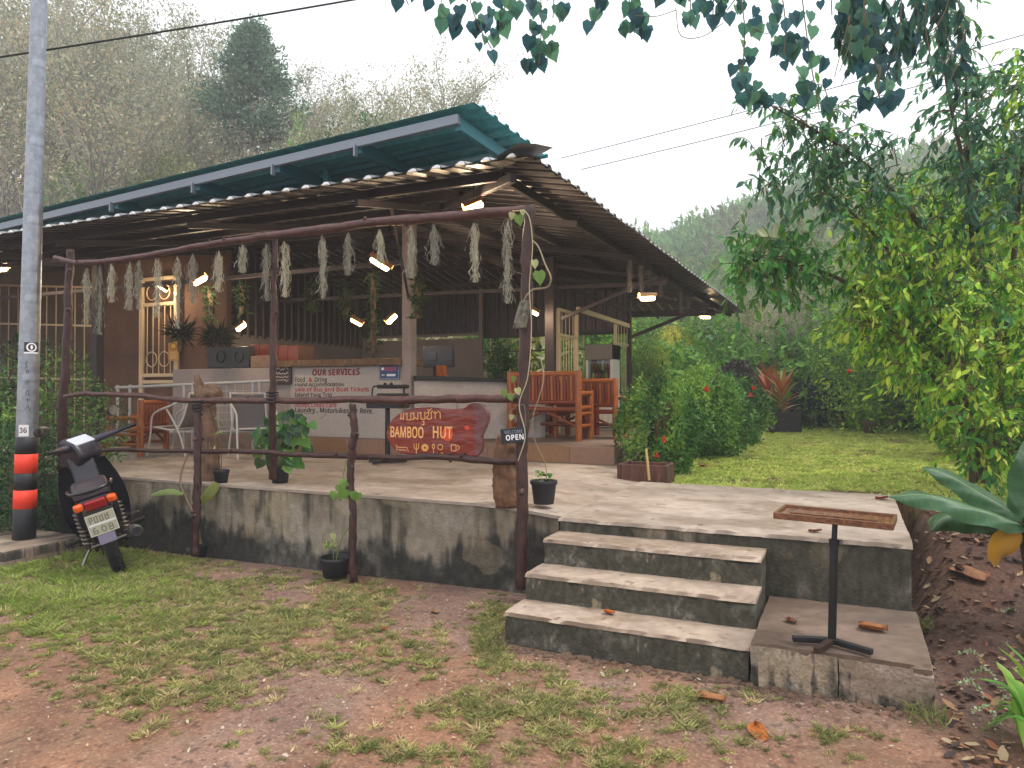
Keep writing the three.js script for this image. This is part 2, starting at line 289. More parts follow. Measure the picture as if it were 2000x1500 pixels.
// ---------- terrace, platform, steps ----------
function faceUV(g, X0, X1, h0, h1) { g = uvMetres(g); const p = g.attributes.position, u = g.attributes.uv, L = X1 - X0; for (let i = 0; i < p.count; i++) u.setXY(i, (p.getX(i) - X0) / L + (-p.getZ(i) - DW) / L * 0.8, (p.getY(i) - h0) / (h1 - h0)); return g; }
{
  const t = thing('concrete_terrace', 'raised concrete terrace with algae-stained front wall behind the rustic rail', 'terrace');
  const sh = new THREE.Shape(); [[-8.6, -0.3], [-8.6, TERR - 0.02], [-2.62, TERR - 0.02], [-2.3, TERR - 0.045], [-2.06, PLAT - 0.035], [-2.012, -0.3]].forEach(([x, y], i) => i ? sh.lineTo(x, y) : sh.moveTo(x, y));
  part('stained_wall', faceUV(place(new THREE.ExtrudeGeometry(sh, { depth: 4.1, bevelEnabled: false }), 0, 0, -DW - 4.1), -8.6, -2.0, -0.25, TERR), M.wall, t);
  // floor skin with a rounded lip that falls to the platform
  const sh2 = new THREE.Shape(), top = [[-8.63, TERR], [-2.75, TERR], [-2.5, TERR - 0.008], [-2.28, TERR - 0.03], [-2.1, PLAT - 0.008], [-2.012, PLAT - 0.012]];
  top.forEach(([x, y], i) => i ? sh2.lineTo(x, y) : sh2.moveTo(x, y)); top.slice().reverse().forEach(([x, y]) => sh2.lineTo(x, y - 0.025));
  part('floor', uvMetres(place(new THREE.ExtrudeGeometry(sh2, { depth: 4.13, bevelEnabled: false }), 0, 0, -DW - 4.12), 3.1), M.floor, t);
  part('floor_extension', planBox(-26, -8.64, -0.3, TERR, 7.4, 12.5, 0.01, 3.1), M.floor, t);
  const plat = thing('concrete_landing', 'square concrete landing above the steps with stained front wall', 'landing');
  part('stained_wall', faceUV(planBox(-2.006, 0.33, -0.35, PLAT - 0.022, 5.14, 7.46, 0.015), -2.0, 0.33, -0.1, PLAT), M.plat, plat);
  part('floor', roughBox(-2.008, 0.338, PLAT - 0.028, PLAT, 5.12, 7.5, 0.012, 2.7), M.floor, plat);
  const st = thing('concrete_steps', 'three wide concrete steps with dark mossy risers leading to the landing', 'steps');
  const fr = [4.18, 4.49, 4.8, 5.122], hs = [0.2, 0.375, 0.55];
  for (let k = 0; k < 3; k++) {
    const s = new THREE.Group(); s.name = 'step'; st.add(s);
    let g = faceUV(roughBox(-2.0 + 0.004 * k, -0.52 - 0.003 * k, -0.2, hs[k] - 0.02, fr[k], fr[k + 1] + 0.03 * (k < 2), 0.012, 1), -2.0, -0.5, -0.02, 0.2);
    const u = g.attributes.uv, p = g.attributes.position; for (let i = 0; i < u.count; i++) u.setXY(i, u.getX(i) + k * 0.37, (p.getY(i) - (k ? hs[k - 1] : 0)) / 0.19);
    part('riser', g, M.riser, s);
    part('tread', roughBox(-2.006 + 0.004 * k, -0.514 - 0.003 * k, hs[k] - 0.026, hs[k], fr[k] - 0.007, fr[k + 1] - 0.002, 0.01, 1.7), M.tread, s);
  }
  const sl = thing('concrete_slab', 'low cracked concrete slab beside the steps under the wooden stand', 'slab');
  const a = roughBox(-0.505, -0.073, -0.2, 0.222, 4.13, 5.13, 0.014, 1), b = roughBox(-0.067, 0.36, -0.2, 0.216, 4.13, 5.13, 0.014, 1);
  part('block', faceUV(a, -0.5, 0.36, 0, 0.225), M.slab, sl); part('block', faceUV(b, -0.5, 0.36, 0, 0.225), M.slab, sl);
  part('cement_cap', roughBox(-0.5, 0.355, 0.2, 0.24, 4.135, 5.12, 0.012, 2.1), std('#ad9f94', 0.95, { map: T.floor }), sl);
  // rough footing along steps
  const R = rng(5), f = []; for (let i = 0; i < 300; i++) { const x = lerp(-2.02, 0.37, R()), r = 0.006 + 0.026 * R() * R(), g = new THREE.IcosahedronGeometry(r, 1), p = g.attributes.position; for (let k = 0; k < p.count; k++) { const n = 0.7 + 0.6 * hash(Math.round(p.getX(k) / r * 50) + i, Math.round(p.getY(k) / r * 50 + p.getZ(k) / r * 31), 9); p.setXYZ(k, p.getX(k) * n * 1.3, p.getY(k) * n * 0.75, p.getZ(k) * n); } g.computeVertexNormals(); f.push(place(g, x, groundH(x, 4.1) + r * 0.1, -(4.15 - R() * R() * 0.2), R() * 0.6, R() * 6, 0)); }
  const rub = lone('rubble_footing', f, std('#a58a74', 0.95, { map: T.plaster, bumpMap: T.fine, bumpScale: 0.006 }), 'crumbled mortar and small stones along the foot of the steps', 'rubble'); rub.userData.kind = 'stuff';
  lone('concrete_kerb', planBox(-8.9, -7.2, -0.25, 0.1, 4.15, 5.0, 0.03), M.slab, 'rough concrete kerb under the banded utility pole', 'kerb');
}

// ---------- the building ----------
const XR = -2.35, DF = 5.4, DB = 18.5, XL = -25, HE = hitD(1040, 303, DF).y, SL = 0.185, HALF = (DB - DF) / 2;
const roofH = (X, D) => HE + SL * Math.min(D - DF, DB - D, XR - X, HALF);
const bld = thing('restaurant_building', 'open-sided restaurant under a low corrugated hip roof, lit by bamboo lamps', 'building');
const sub = (n, p = bld) => { const g = new THREE.Group(); g.name = n; p.add(g); return g; };
const PROF = [[0, 0], [0.13, 0], [0.155, 0.03], [0.215, 0.03], [0.24, 0]];
function sheets(parent, mat, from, to, line, name = 'roof_sheet', lift = 0.012, W = 0.96) { // line(s) -> [start, end]
  const n = Math.ceil(Math.abs(to - from) / W), sg = Math.sign(to - from);
  for (let k = 0; k < n; k++) {
    const pos = [], uv = [], idx = [], jig = (hash(k, 3, 77) - 0.5) * 0.03; let c = 0;
    for (let q = 0; q < 4; q++) for (const [o, h] of PROF.slice(0, q === 3 ? 5 : 4)) {
      const w = Math.min(Math.abs(to - from), k * W + q * 0.24 + o), [a, b] = line(from + sg * w), dir = b.clone().sub(a); if (dir.length() < 0.05) dir.setLength(0.05);
      a.addScaledVector(dir.clone().normalize(), jig); a.y += h + lift + (k % 2) * 0.003; b.y += h + lift + (k % 2) * 0.003;
      pos.push(a.x, a.y, a.z, b.x, b.y, b.z); uv.push(w, 0, w, a.distanceTo(b)); if (c) idx.push(c - 2, c - 1, c, c, c - 1, c + 1); c += 2;
    }
    const g = new THREE.BufferGeometry(); g.setAttribute('position', new THREE.Float32BufferAttribute(pos, 3)); g.setAttribute('uv', new THREE.Float32BufferAttribute(uv, 2)); g.setIndex(idx); g.computeVertexNormals();
    part(name, g.toNonIndexed(), mat, parent).geometry.computeVertexNormals();
  }
}
{
  const fr = sub('front_roof_slope'), ri = sub('side_roof_slope'), ba = sub('rear_roof_slope'), fm = sub('roof_frame');
  sheets(fr, M.sheet, XR, XL, (X) => { const e = DF + Math.min(HALF, XR - X); return [P(X, HE, DF), P(X, roofH(X, e), e)]; });
  sheets(ba, M.sheet, XR, XL, (X) => { const e = DB - Math.min(HALF, XR - X); return [P(X, HE, DB), P(X, roofH(X, e), e)]; });
  sheets(ri, M.sheet, DF, DB, (D) => { const e = XR - Math.min(D - DF, DB - D); return [P(XR, HE, D), P(e, roofH(e, D), D)]; });
  const ln = sub('roof_shade_layer');  // added layer under the galvanised sheets, coloured dark to stand for interior shade
  sheets(ln, M.shadeLayer, XR - 0.02, XL, (X) => { const e = DF + Math.min(HALF, XR - X); return [P(X, HE, DF + 0.012), P(X, roofH(X, e), e)]; }, 'shade_sheet', 0.0);
  sheets(ln, M.shadeLayer, XR - 0.02, XL, (X) => { const e = DB - Math.min(HALF, XR - X); return [P(X, HE, DB - 0.012), P(X, roofH(X, e), e)]; }, 'shade_sheet', 0.0);
  sheets(ln, M.shadeLayer, DF + 0.02, DB, (D) => { const e = XR - Math.min(D - DF, DB - D); return [P(XR - 0.012, HE, D), P(e, roofH(e, D), D)]; }, 'shade_sheet', 0.0);
  // white closure pieces under the front ribs
  const cg = () => { const s = new THREE.Shape(); s.moveTo(-0.04, 0); s.lineTo(0.045, 0); s.lineTo(0.028, 0.026); s.lineTo(-0.0, 0.026); return new THREE.ExtrudeGeometry(s, { depth: 0.03, bevelEnabled: false }); };
  const wt = std('#e8ecee', 0.5), c0 = cg();
  for (let X = XR - 0.185; X > -11; X -= 0.24) { const m = part('rib_closure', c0, wt, fr); m.position.set(X, HE + 0.011, -DF - 0.02 + 0.0); }
  const bar = (n, a, b, w, h) => part(n, barG(a, b, w, h), M.steelBeam, fm);
  for (const o of [0.55, 1.5, 2.5, 3.5, 4.6, 5.7]) {
    const y = HE + SL * o - 0.055; bar('purlin', P(XR - o, y, DF + o), P(XL, y, DF + o), 0.05, 0.09); bar('purlin', P(XR - o, y, DB - o), P(XL, y, DB - o), 0.05, 0.09);
    bar('purlin', P(XR - o, y, DF + o + 0.03), P(XR - o, y, DB - o - 0.03), 0.05, 0.09);
  }
  const dn = 0.14;
  bar('hip_rafter', P(XR - 0.3, HE + SL * 0.3 - dn + 0.02, DF + 0.3), P(XR - HALF, HE + SL * HALF - dn, DF + HALF), 0.06, 0.08); bar('hip_rafter', P(XR - 0.3, HE + SL * 0.3 - dn + 0.02, DB - 0.3), P(XR - HALF, HE + SL * HALF - dn, DB - HALF), 0.06, 0.08);
  bar('ridge_beam', P(XR - HALF, HE + SL * HALF - dn, DF + HALF), P(XL, HE + SL * HALF - dn, DF + HALF), 0.1, 0.14);
  for (let X = -4.4; X > XL; X -= 2.3) { const L = Math.min(HALF, XR - X); bar('rafter', P(X, HE + SL * 0.4 - dn, DF + 0.4), P(X, HE + SL * L - dn, DF + L), 0.045, 0.07); bar('rafter', P(X, HE + SL * 0.4 - dn, DB - 0.4), P(X, HE + SL * L - dn, DB - L), 0.045, 0.07); }
  for (let D = 7.6; D < DB; D += 2.2) { const L = Math.min(D - DF, DB - D); bar('rafter', P(XR - 0.4, HE + SL * 0.4 - dn, D), P(XR - L, HE + SL * L - dn, D), 0.045, 0.07); }
  // ties, struts and queen posts under the roof
  bar('tie_beam', P(-2.7, 3.3, DB - 2.2), P(-9, 3.42, DB - 2.2), 0.05, 0.08); bar('tie_beam', P(-2.6, 3.28, 11.2), P(-11, 3.42, 11.2), 0.04, 0.065);
  bar('tie_beam', P(-5.62, 3.42, 8.62), P(-24, 3.42, 8.62), 0.04, 0.065); bar('tie_beam', P(-4.4, 3.36, 8.7), P(-4.4, 3.36, 15.5), 0.04, 0.065);
  bar('strut', P(-4.36, 2.78, 15.45), P(-2.7, 3.36, 15.3), 0.05, 0.07); bar('strut', P(-4.36, 2.8, 11.25), P(-2.7, 3.36, 11.1), 0.04, 0.06);
  bar('strut', P(-5.62, 2.9, 8.6), P(-4.4, 3.55, 6.4), 0.03, 0.05);
  // wavy ridge-corner cap
  part('hip_cap', (() => { const g = new THREE.BufferGeometry(), q = []; const A = P(XR + 0.06, HE + 0.03, DF - 0.06); const S = (t, w) => P(A.x - 0.1 * 0 - t + w, HE + 0.05 + SL * t - Math.abs(w) * 0.12 + 0.05 * Math.max(0, 0.35 - t), DF - 0.06 + t + w); for (let i = 0; i < 12; i++) { const t = i * 0.5, u = t + 0.5; for (const [w0, w1] of [[-0.11, 0], [0, 0.11]]) { const a = S(t, w0), b = S(t, w1), c = S(u, w1), d = S(u, w0); for (const v of [a, b, c, a, c, d]) q.push(v.x, v.y, v.z); } } g.setAttribute('position', new THREE.Float32BufferAttribute(q, 3)); g.setAttribute('uv', new THREE.Float32BufferAttribute(new Float32Array(q.length / 3 * 2), 2)); g.computeVertexNormals(); return g; })(), M.sheet, bld);

  // teal roof that stands above the front slope
  const te = sub('teal_roof'), DT = 5.55, p1 = hitD(897, 226, DT), p0 = hitD(0, 439, DT), k = (p1.y - p0.y) / (p1.x - p0.x), tH = (X) => p1.y + k * (X - p1.x), XT = hitD(935, 216, DT).x, TL = -13, TD = 7.15, clear = (X, D) => tH(X) - roofH(X, D) - 0.05, endX = (D) => { let X = p1.x; while (X > TL && clear(X, D) > 0) X -= 0.05; return X; }, endD = (X) => { let D = DT + 0.1; while (D < TD && clear(X, D) > 0.16) D += 0.05; return D; };
  sheets(te, M.teal, DT - 0.06, TD, (D) => { const e = endX(D); return [P(XT, tH(XT) + 0.04, D), P(e, tH(e) + 0.04, D)]; }, 'roof_sheet', 0.02);
  part('fascia_beam', barG(P(p1.x, tH(p1.x) - 0.03, DT), P(TL, tH(TL) - 0.03, DT), 0.05, 0.085), M.fascia, te);
  for (const x of [897, 703, 542, 386, 226, 70]) { const X = hitD(x, 300, DT).x, last = x === 897; part('roof_rafter', barG(P(X - 0.03, tH(X) - 0.06, DT + 0.03), P(X - 0.03, tH(X) - 0.06, endD(X)), 0.06, last ? 0.11 : 0.12), M.tealBeam, te); if (!last) part('end_plate', barG(P(X - 0.03, tH(X) - 0.17, DT - 0.03), P(X - 0.03, tH(X) - 0.06, DT - 0.03), 0.05, 0.02), M.fascia, te); }
  for (const D of [6.2, 6.8]) part('roof_purlin', barG(P(p1.x, tH(p1.x) - 0.0, D), P(endX(D), tH(endX(D)) - 0.0, D), 0.04, 0.05), M.tealBeam, te);
  for (const X of [-5, -8.4]) part('stub_post', barG(P(X, roofH(X, 6.1), 6.1), P(X, tH(X), 6.1), 0.07, 0.07), M.tealBeam, te);
}
// columns and walls
function corrWall(parent, a, b, ha0, ha1, hb0, hb1, mat, name = 'corrugated_wall') {
  const d = b.clone().sub(a); d.y = 0; const L = d.length(); d.normalize(); const nrm = V3(-d.z, 0, d.x), pos = [], uv = [], idx = []; let c = 0;
  const W = 0.96, N = Math.ceil(L / W);
  for (let s = 0; s < N; s++) {
    const g = new THREE.BufferGeometry(), pos = [], idx = [], uv = []; c = 0;
    for (let q = 0; q < 4; q++) for (const [o, h] of PROF) { const w = Math.min(L, s * W + q * 0.24 + o), t = w / L, p = a.clone().addScaledVector(d, w).addScaledVector(nrm, h); pos.push(p.x, lerp(ha0, hb0, t), p.z, p.x, lerp(ha1, hb1, t), p.z); uv.push(w, 0, w, 1); if (c) idx.push(c - 2, c - 1, c, c, c - 1, c + 1); c += 2; }
    g.setAttribute('position', new THREE.Float32BufferAttribute(pos, 3)); g.setAttribute('uv', new THREE.Float32BufferAttribute(uv, 2)); g.setIndex(idx);
    const n = g.toNonIndexed(); n.computeVertexNormals(); part(name, n, mat, parent);
  }
}
function wallBar(parent, name, a, b, h0, h1, th, mat, s = 2) { const d = b.clone().sub(a); d.y = 0; const L = d.length(), g = uvMetres(place(boxG(L, h1 - h0, th, 0.005), 0, 0, 0), s); const m = part(name, g, mat, parent); m.position.set((a.x + b.x) / 2, (h0 + h1) / 2, (a.z + b.z) / 2); m.rotation.y = -Math.atan2(d.z, d.x); return m; }
const DBK = 15.4, XRW = -4.4;
{
  const w = sub('walls'), c = sub('columns');
  part('raised_floor', planBox(-12.5, -2.63, 0.3, FLOOR, 8.6, 17.5, 0.01, 3), std('#b3a39a', 0.7, { map: T.floor }), bld);
  for (let i = 0; i < 10; i++) part('plinth_tile', planBox(-2.635 - (i + 1) * 0.58 + 0.003, -2.635 - i * 0.58, TERR + 0.004, FLOOR - 0.012, 8.585, 8.6, 0.003, 1.3), i % 3 === 1 ? std('#c39a70', 0.55, { map: T.plaster }) : std('#c8a48c', 0.55, { map: T.plaster }), bld);
  part('concrete_column', planBox(-5.70, -5.55, TERR, roofH(-5.6, 8.65) - 0.1, 8.55, 8.7, 0.01), M.concreteCol, c);
  const colAt = (x, D, w, mat, h = 0) => { const q = hitD(x, 700, D); part('column', planBox(q.x - w / 2, q.x + w / 2, FLOOR, (h || roofH(q.x, D) - 0.1), D - w / 2, D + w / 2, 0.006), mat, c); };
  colAt(1076, 11.2, 0.16, M.steelBeam); colAt(940, DBK - 0.15, 0.09, M.concreteCol); colAt(712, DBK - 0.1, 0.1, M.concreteCol, 3.0);
  part('column', planBox(XRW - 0.05, XRW + 0.05, FLOOR, 3.6, 15.4, 15.5, 0.006), M.steelBeam, c);
  for (const X of [-12.2, -16.8, -21.4]) part('column', planBox(X - 0.07, X + 0.07, TERR, roofH(X, 8.65) - 0.1, 8.55, 8.7, 0.006), M.steelBeam, c);
  const K = hitD(447, 700, 10.5), BL = hitD(705, 700, DBK), BM = hitD(940, 700, DBK), L0 = P(-26, 0, 10.5), L1 = hitD(205, 700, 10.5);
  wallBar(w, 'block_wall', L0, L1, TERR, 4.35, 0.12, std('#8f8679', 0.95, { map: T.plaster }));
  wallBar(w, 'brown_wall', L1, K, TERR, 4.35, 0.12, M.brown);
  // grey lower side wall, dark corrugated sheet above
  const hs = hitX(610, 668, (K.x + BL.x) / 2).y;
  wallBar(w, 'side_wall', K.clone().add(V3(0, 0, -0.07)), BL, FLOOR, hs, 0.12, M.greyPlaster); corrWall(w, K.clone().add(V3(0.06, 0, -0.07)), BL.clone().add(V3(0.06, 0, 0)), hs - 0.05, roofH(K.x, 10.5) - 0.05, hs - 0.05, roofH(BL.x, DBK) - 0.05, std('#4b3a48', 0.38, { map: T.galv, metalness: 0.5 }));
  const hb = hitD(850, 663, DBK).y; wallBar(w, 'rear_wall', BL, BM, FLOOR, hb, 0.12, M.greyPlaster);
  corrWall(w, BL.clone().add(V3(0, 0, 0.03)), BM.clone().add(V3(0, 0, 0.03)), hb + 0.12, roofH(-9, DBK) - 0.05, hb + 0.12, roofH(-8, DBK) - 0.05, std('#5d5866', 0.4, { map: T.galv, metalness: 0.5 }));
  part('wall_beam', barG(BL.clone().setY(hb + 0.1), BM.clone().setY(hb + 0.1), 0.08, 0.06), M.concreteCol, w);
  const BR = P(XRW, 0, DBK), ho = hitD(1010, 655, DBK).y; corrWall(w, BM, BR, ho, roofH(BM.x, DBK) - 0.05, ho, roofH(BR.x, DBK) - 0.1, M.sheetDark); part('lintel', barG(BM.clone().setY(ho), BR.clone().setY(ho), 0.08, 0.1), M.steelBeam, w);
  wallBar(w, 'low_wall', BM, BR, FLOOR, 1.55, 0.12, M.greyPlaster); part('window_bar', barG(BM.clone().setY(hitD(1000, 686, DBK).y), BR.clone().setY(hitD(1000, 686, DBK).y), 0.03, 0.03), M.steelBeam, w);
  for (const x of [958, 1090, 1140]) { const q = hitD(x, 700, DBK); part('window_bar', barG(P(q.x, 1.5, DBK), P(q.x, ho, DBK), 0.03, 0.03), M.cream, w); }
  // folding lattice door leaves on the garden side
  part('door_beam', barG(hitX(1128, 604, XRW), hitX(1232, 638, XRW), 0.06, 0.09), M.cream, w);
  for (const [xa, xb, ya, yb] of [[1090, 1126, 604, 614], [1202, 1230, 630, 640]]) {
    const d = sub('lattice_door'), A = hitX(xa, ya, XRW - 0.02), B = hitX(xb, yb, XRW - 0.02), top = A.y, q = (t, y) => V3(A.x, y, lerp(A.z, B.z, t));
    for (const t of [0, 1]) part('stile', barG(q(t, FLOOR), q(t, top), 0.06, 0.06), M.cream, d);
    for (const y of [top, top - 0.42, 1.6, FLOOR + 0.15]) part('rail', barG(q(0, y), q(1, y), 0.045, 0.05), M.cream, d);
    for (let i = 1; i < 7; i++) part('bar', barG(q(i / 7, FLOOR + 0.15), q(i / 7, top - 0.42), 0.016, 0.016), M.cream, d);
    for (let i = 1; i < 5; i++) part('bar', barG(q(i / 5, top - 0.42), q(i / 5, top), 0.014, 0.014), M.cream, d);
  }
  // ornate cream door leaf before the brown wall
  const d = sub('ornate_door'), DD = 10.3, X0 = hitD(277, 600, DD).x, X1 = hitD(345, 600, DD).x, T0 = hitD(300, 545, DD).y, B0 = hitD(300, 748, DD).y, yy = (y) => hitD(300, y, DD).y;
  for (const X of [X0, X1]) part('stile', planBox(X - 0.05, X + 0.05, TERR, T0, DD - 0.03, DD + 0.03), M.cream, d);
  for (const y of [545, 595, 733, 746]) part('rail', planBox(X0 + 0.05, X1 - 0.05, yy(y) - 0.035, yy(y) + 0.035, DD - 0.025, DD + 0.025), M.cream, d);
  for (let i = 1; i < 6; i++) part('bar', rodG(P(lerp(X0, X1, i / 6), yy(733), DD), P(lerp(X0, X1, i / 6), yy(597), DD), 0.011), M.cream, d);
  for (const t of [0.32, 0.68]) for (const y of [702, 572]) part('scroll', place(new THREE.TorusGeometry(0.15, 0.012, 6, 22), lerp(X0, X1, t), yy(y), -DD + 0.02), M.cream, d);
  // pale bars of the gate at the left
  const gt = sub('bar_gate'), DG = 9.9; for (const y of [562, 637, 742]) part('rail', barG(hitD(-40, y - 6, DG), hitD(204, y, DG), 0.03, 0.04), M.cream, gt);
  for (let x = -20; x < 205; x += 18.5) { const q = hitD(x, 640, DG); part('bar', rodG(P(q.x, TERR + 0.05, DG), P(q.x, hitD(x, 560, DG).y, DG), x % 4 < 1 ? 0.024 : 0.012, undefined, 6), M.cream, gt); }
}
// ---------- bar counter with the painted price list ----------
{
  const t = thing('bar_counter', 'whitewashed bar counter with hand-painted services list and wooden top', 'counter');
  const DC = 8.62, xl = hitD(335, 720, DC).x, xs0 = hitD(567, 720, DC).x, xs1 = hitD(787, 720, DC).x, yt = 1.965;
  part('counter_wall', planBox(xl, xs0, FLOOR, yt, DC + 0.02, DC + 0.18, 0.01, 2), M.greyPlaster, t);
  part('painted_wall', planBox(xs0 + 0.002, xs1, FLOOR, yt, DC, DC + 0.18, 0.01, 2), M.plaster, t);
  const tx = canvas(1540, 1120, (c, w, h) => {
    const R = rng(9); c.fillStyle = '#a9a19e'; c.fillRect(0, 0, w, h);
    for (let i = 0; i < 5000; i++) { const s = 140 + 60 * R(); c.fillStyle = `rgba(${s},${s - 6},${s - 8},0.16)`; const r = 4 + 40 * R() * R(); c.fillRect(R() * w, R() * h, r, r * (0.5 + R())); }
    const hand = (txt, x0, x1, yTop, yBot, col, wt = 3, font = 'bold') => {
      const hh = (yBot - yTop) * 7; c.fillStyle = col; c.strokeStyle = col; c.lineWidth = wt; c.textBaseline = 'alphabetic'; const fs = hh * 1.25; c.font = `${font} ${fs}px sans-serif`;
      const W = c.measureText(txt).width, k = ((x1 - x0) * 7) / W; let x = (x0 - 567) * 7;
      for (const ch of txt) { const cw = c.measureText(ch).width * k; c.save(); c.translate(x + cw / 2, (yBot - 712) * 7 + (R() - 0.5) * 6); c.rotate((R() - 0.5) * 0.1); c.scale(k * (0.94 + 0.1 * R()), 0.95 + R() * 0.16); c.fillText(ch, -c.measureText(ch).width / 2, 0); if (wt) c.strokeText(ch, -c.measureText(ch).width / 2, 0); c.restore(); x += cw; }
    };
    const red = '#7c1a20', rd2 = '#9c2c2c', blk = '#0c0b0e';
    hand('OUR SERVICES', 611, 708, 716, 731, red, 5); hand('Food', 575, 597, 734, 746, blk, 4, ''); hand('&', 604, 612, 736, 746, rd2, 2); hand('Dring', 616, 643, 735, 746, blk, 4, '');
    hand('round Accommodation', 575, 677, 747, 756, blk, 4, ''); hand('sale of Bus and Boat Tickets', 575, 726, 758, 768, rd2, 5, ''); hand('Island Tour Trip', 575, 653, 771, 780, blk, 4, '');
    hand('Money Exchange', 575, 660, 783, 792, blk, 5, ''); hand('Accept Credit Card', 575, 662, 794, 804, rd2, 5, ''); hand('Laundry , Motorbikes for Rent.', 575, 735, 806, 817, blk, 5, '');
    c.lineWidth = 5; c.strokeStyle = blk; c.beginPath(); c.moveTo((597 - 567) * 7, (819 - 712) * 7); c.quadraticCurveTo(320, (822 - 712) * 7, 360, (815 - 712) * 7); c.stroke(); c.beginPath(); c.moveTo(520, (815 - 712) * 7); c.quadraticCurveTo(510, (826 - 712) * 7, 420, (830 - 712) * 7); c.stroke();
  });
  const X0 = xs0 + 0.02, X1 = xs1 - 0.02, pl = new THREE.PlaneGeometry(X1 - X0, yt - FLOOR - 0.01);
  part('painted_lettering', place(pl, (X0 + X1) / 2, (yt + FLOOR) / 2, -DC + 0.004), std('#ffffff', 0.9, { map: tx, bumpMap: T.fine, bumpScale: 0.002 }), t);
  part('wooden_top', planBox(hitD(535, 700, DC).x, xs1 + 0.03, yt, yt + 0.1, DC - 0.1, DC + 0.5, 0.01), M.plank, t);
  // lower part that turns away to the right
  const a = hitD(808, 700, DC), b = hitD(1062, 700, 9.9), g = wallBar(t, 'counter_wall', a, b, FLOOR, 1.74, 0.14, M.plaster); g.name = 'counter_wall';
  const c1 = barG(V3(a.x, 1.79, a.z), V3(b.x, 1.74, b.z), 0.3, 0.05); part('dark_top', c1, M.black, t);
}
// ---------- utility pole and wires ----------
{
  const b = hitH(47, 1052, 0.1), t = thing('utility_pole', 'galvanised steel utility pole with black and red bands at its foot', 'pole', V3(b.x, 0.1, b.z));
  const r0 = 0.104, Hh = 8.2, rad = (y) => lerp(r0, 0.058, y / Hh), lean = V3(0.018, 1, -0.01);
  const seg = (y0, y1, k = 0, n = 8) => { const a = []; const rr = []; for (let i = 0; i <= n; i++) { const y = lerp(y0, y1, i / n); a.push(V3(lean.x * y, y, lean.z * y)); rr.push(rad(y) + k); } return tubeG(a, rr, 28, { uvl: 0.8, uvx: 1 }); };
  const yb = (py) => { const f = toPx(b)[2]; return EYE + (764 - py) / F * f - 0.1; };
  part('shaft', seg(0, Hh, 0, 24), M.galvPole, t);
  const paint = std('#14151b', 0.55, { bumpMap: T.fine, bumpScale: 0.001 }), red = std('#e8391c', 0.5), zones = [[1052, 992, paint], [992, 956, red], [956, 923, paint], [923, 886, red], [886, 853, paint]];
  for (const [p0, p1, m] of zones) part(m === red ? 'red_band' : 'black_band', seg(Math.max(0.001, yb(p0)), yb(p1), m === red ? 0.003 : 0.002, 2), m, t);
  const decal = (name, px0, px1, py0, py1, draw, w, h) => {   // printed sticker bent round the shaft
    const y0 = yb(py1), y1 = yb(py0), ym = (y0 + y1) / 2, R = rad(ym) + 0.003, cx = 47 + lean.x * 0 + (764 - (py0 + py1) / 2) * 0.02 - 2, hw = R / toPx(b)[2] * F;
    const toCam = Math.atan2(-b.x, -b.z), ang = (x) => Math.asin(clamp((x - cx) / hw, -0.98, 0.98)), a0 = ang(px0), a1 = ang(px1);
    const g = new THREE.CylinderGeometry(rad(y1) + 0.003, rad(y0) + 0.003, y1 - y0, 14, 1, true, toCam + a0, a1 - a0); place(g, lean.x * ym, ym, lean.z * ym);
    part(name, g, std('#ffffff', 0.6, { map: canvas(w, h, draw) }), t);
  };
  decal('number_plate', 30, 46, 829, 851, (c, w, h) => { c.fillStyle = '#dcdcdc'; c.fillRect(0, 0, w, h); c.fillStyle = '#222'; c.font = 'bold 84px sans-serif'; c.fillText('36', 10, 92); }, 120, 130);
  decal('sticker', 38, 61, 669, 691, (c, w, h) => { c.fillStyle = '#23242a'; c.fillRect(0, 0, w, h); c.strokeStyle = '#e6e6ea'; c.lineWidth = 15; c.beginPath(); c.ellipse(w / 2, h * 0.44, w * 0.3, h * 0.34, 0, 0, 7); c.stroke(); c.fillStyle = '#e6e6ea'; c.beginPath(); c.ellipse(w / 2, h * 0.44, w * 0.09, h * 0.2, 0, 0, 7); c.fill(); c.fillRect(0, h * 0.86, w, h * 0.14); }, 128, 128);
  { // scrawled letters: thin strokes of paint round the shaft
    const toCam = Math.atan2(-b.x, -b.z), y0 = yb(806), y1 = yb(702), put = (...p) => part('paint_stroke', tubeG(p.map(([x, yy]) => { const y = lerp(y1, y0, yy / 500), R = rad(y) + 0.0015, an = toCam + (x - 85) / 75 * 0.55; return V3(lean.x * y + Math.sin(an) * R, y, lean.z * y + Math.cos(an) * R); }), 0.0032, 5), M.black, t);
    put([70, 20], [40, 40], [62, 62], [38, 88]); put([62, 100], [88, 118], [62, 136], [58, 100]); put([40, 230], [66, 190], [70, 240], [96, 200]); put([92, 262], [94, 268]); put([100, 290], [60, 300], [58, 340], [96, 338], [92, 318]); put([60, 380], [110, 372], [84, 410], [76, 366]); put([50, 470], [84, 436], [112, 480]); put([84, 436], [88, 420]);
  }
  // overhead wires
  const sag = (a, b2, s) => { const r = []; for (let i = 0; i <= 24; i++) { const u = i / 24, p = a.clone().lerp(b2, u); p.y -= s * 4 * u * (1 - u); r.push(p); } return r; };
  const wire = (pts, r, label) => lone('overhead_wire', tubeG(pts, r, 5), M.wire, label, 'wire');
  wire(sag(at(-400, 170, 7.2), at(1100, -75, 8.4), 0.05), 0.011, 'thick black overhead wire passing behind the pole towards the treetops');
  const w1 = [at(1095, 309, 12), at(2200, 10, 9)], w2 = [at(1135, 331, 12), at(2200, 57, 9)];
  wire(sag(w1[0], w1[1], 0.05), 0.006, 'upper of two thin wires rising from the roof corner'); wire(sag(w2[0], w2[1], 0.05), 0.006, 'lower of two thin wires rising from the roof corner');
}

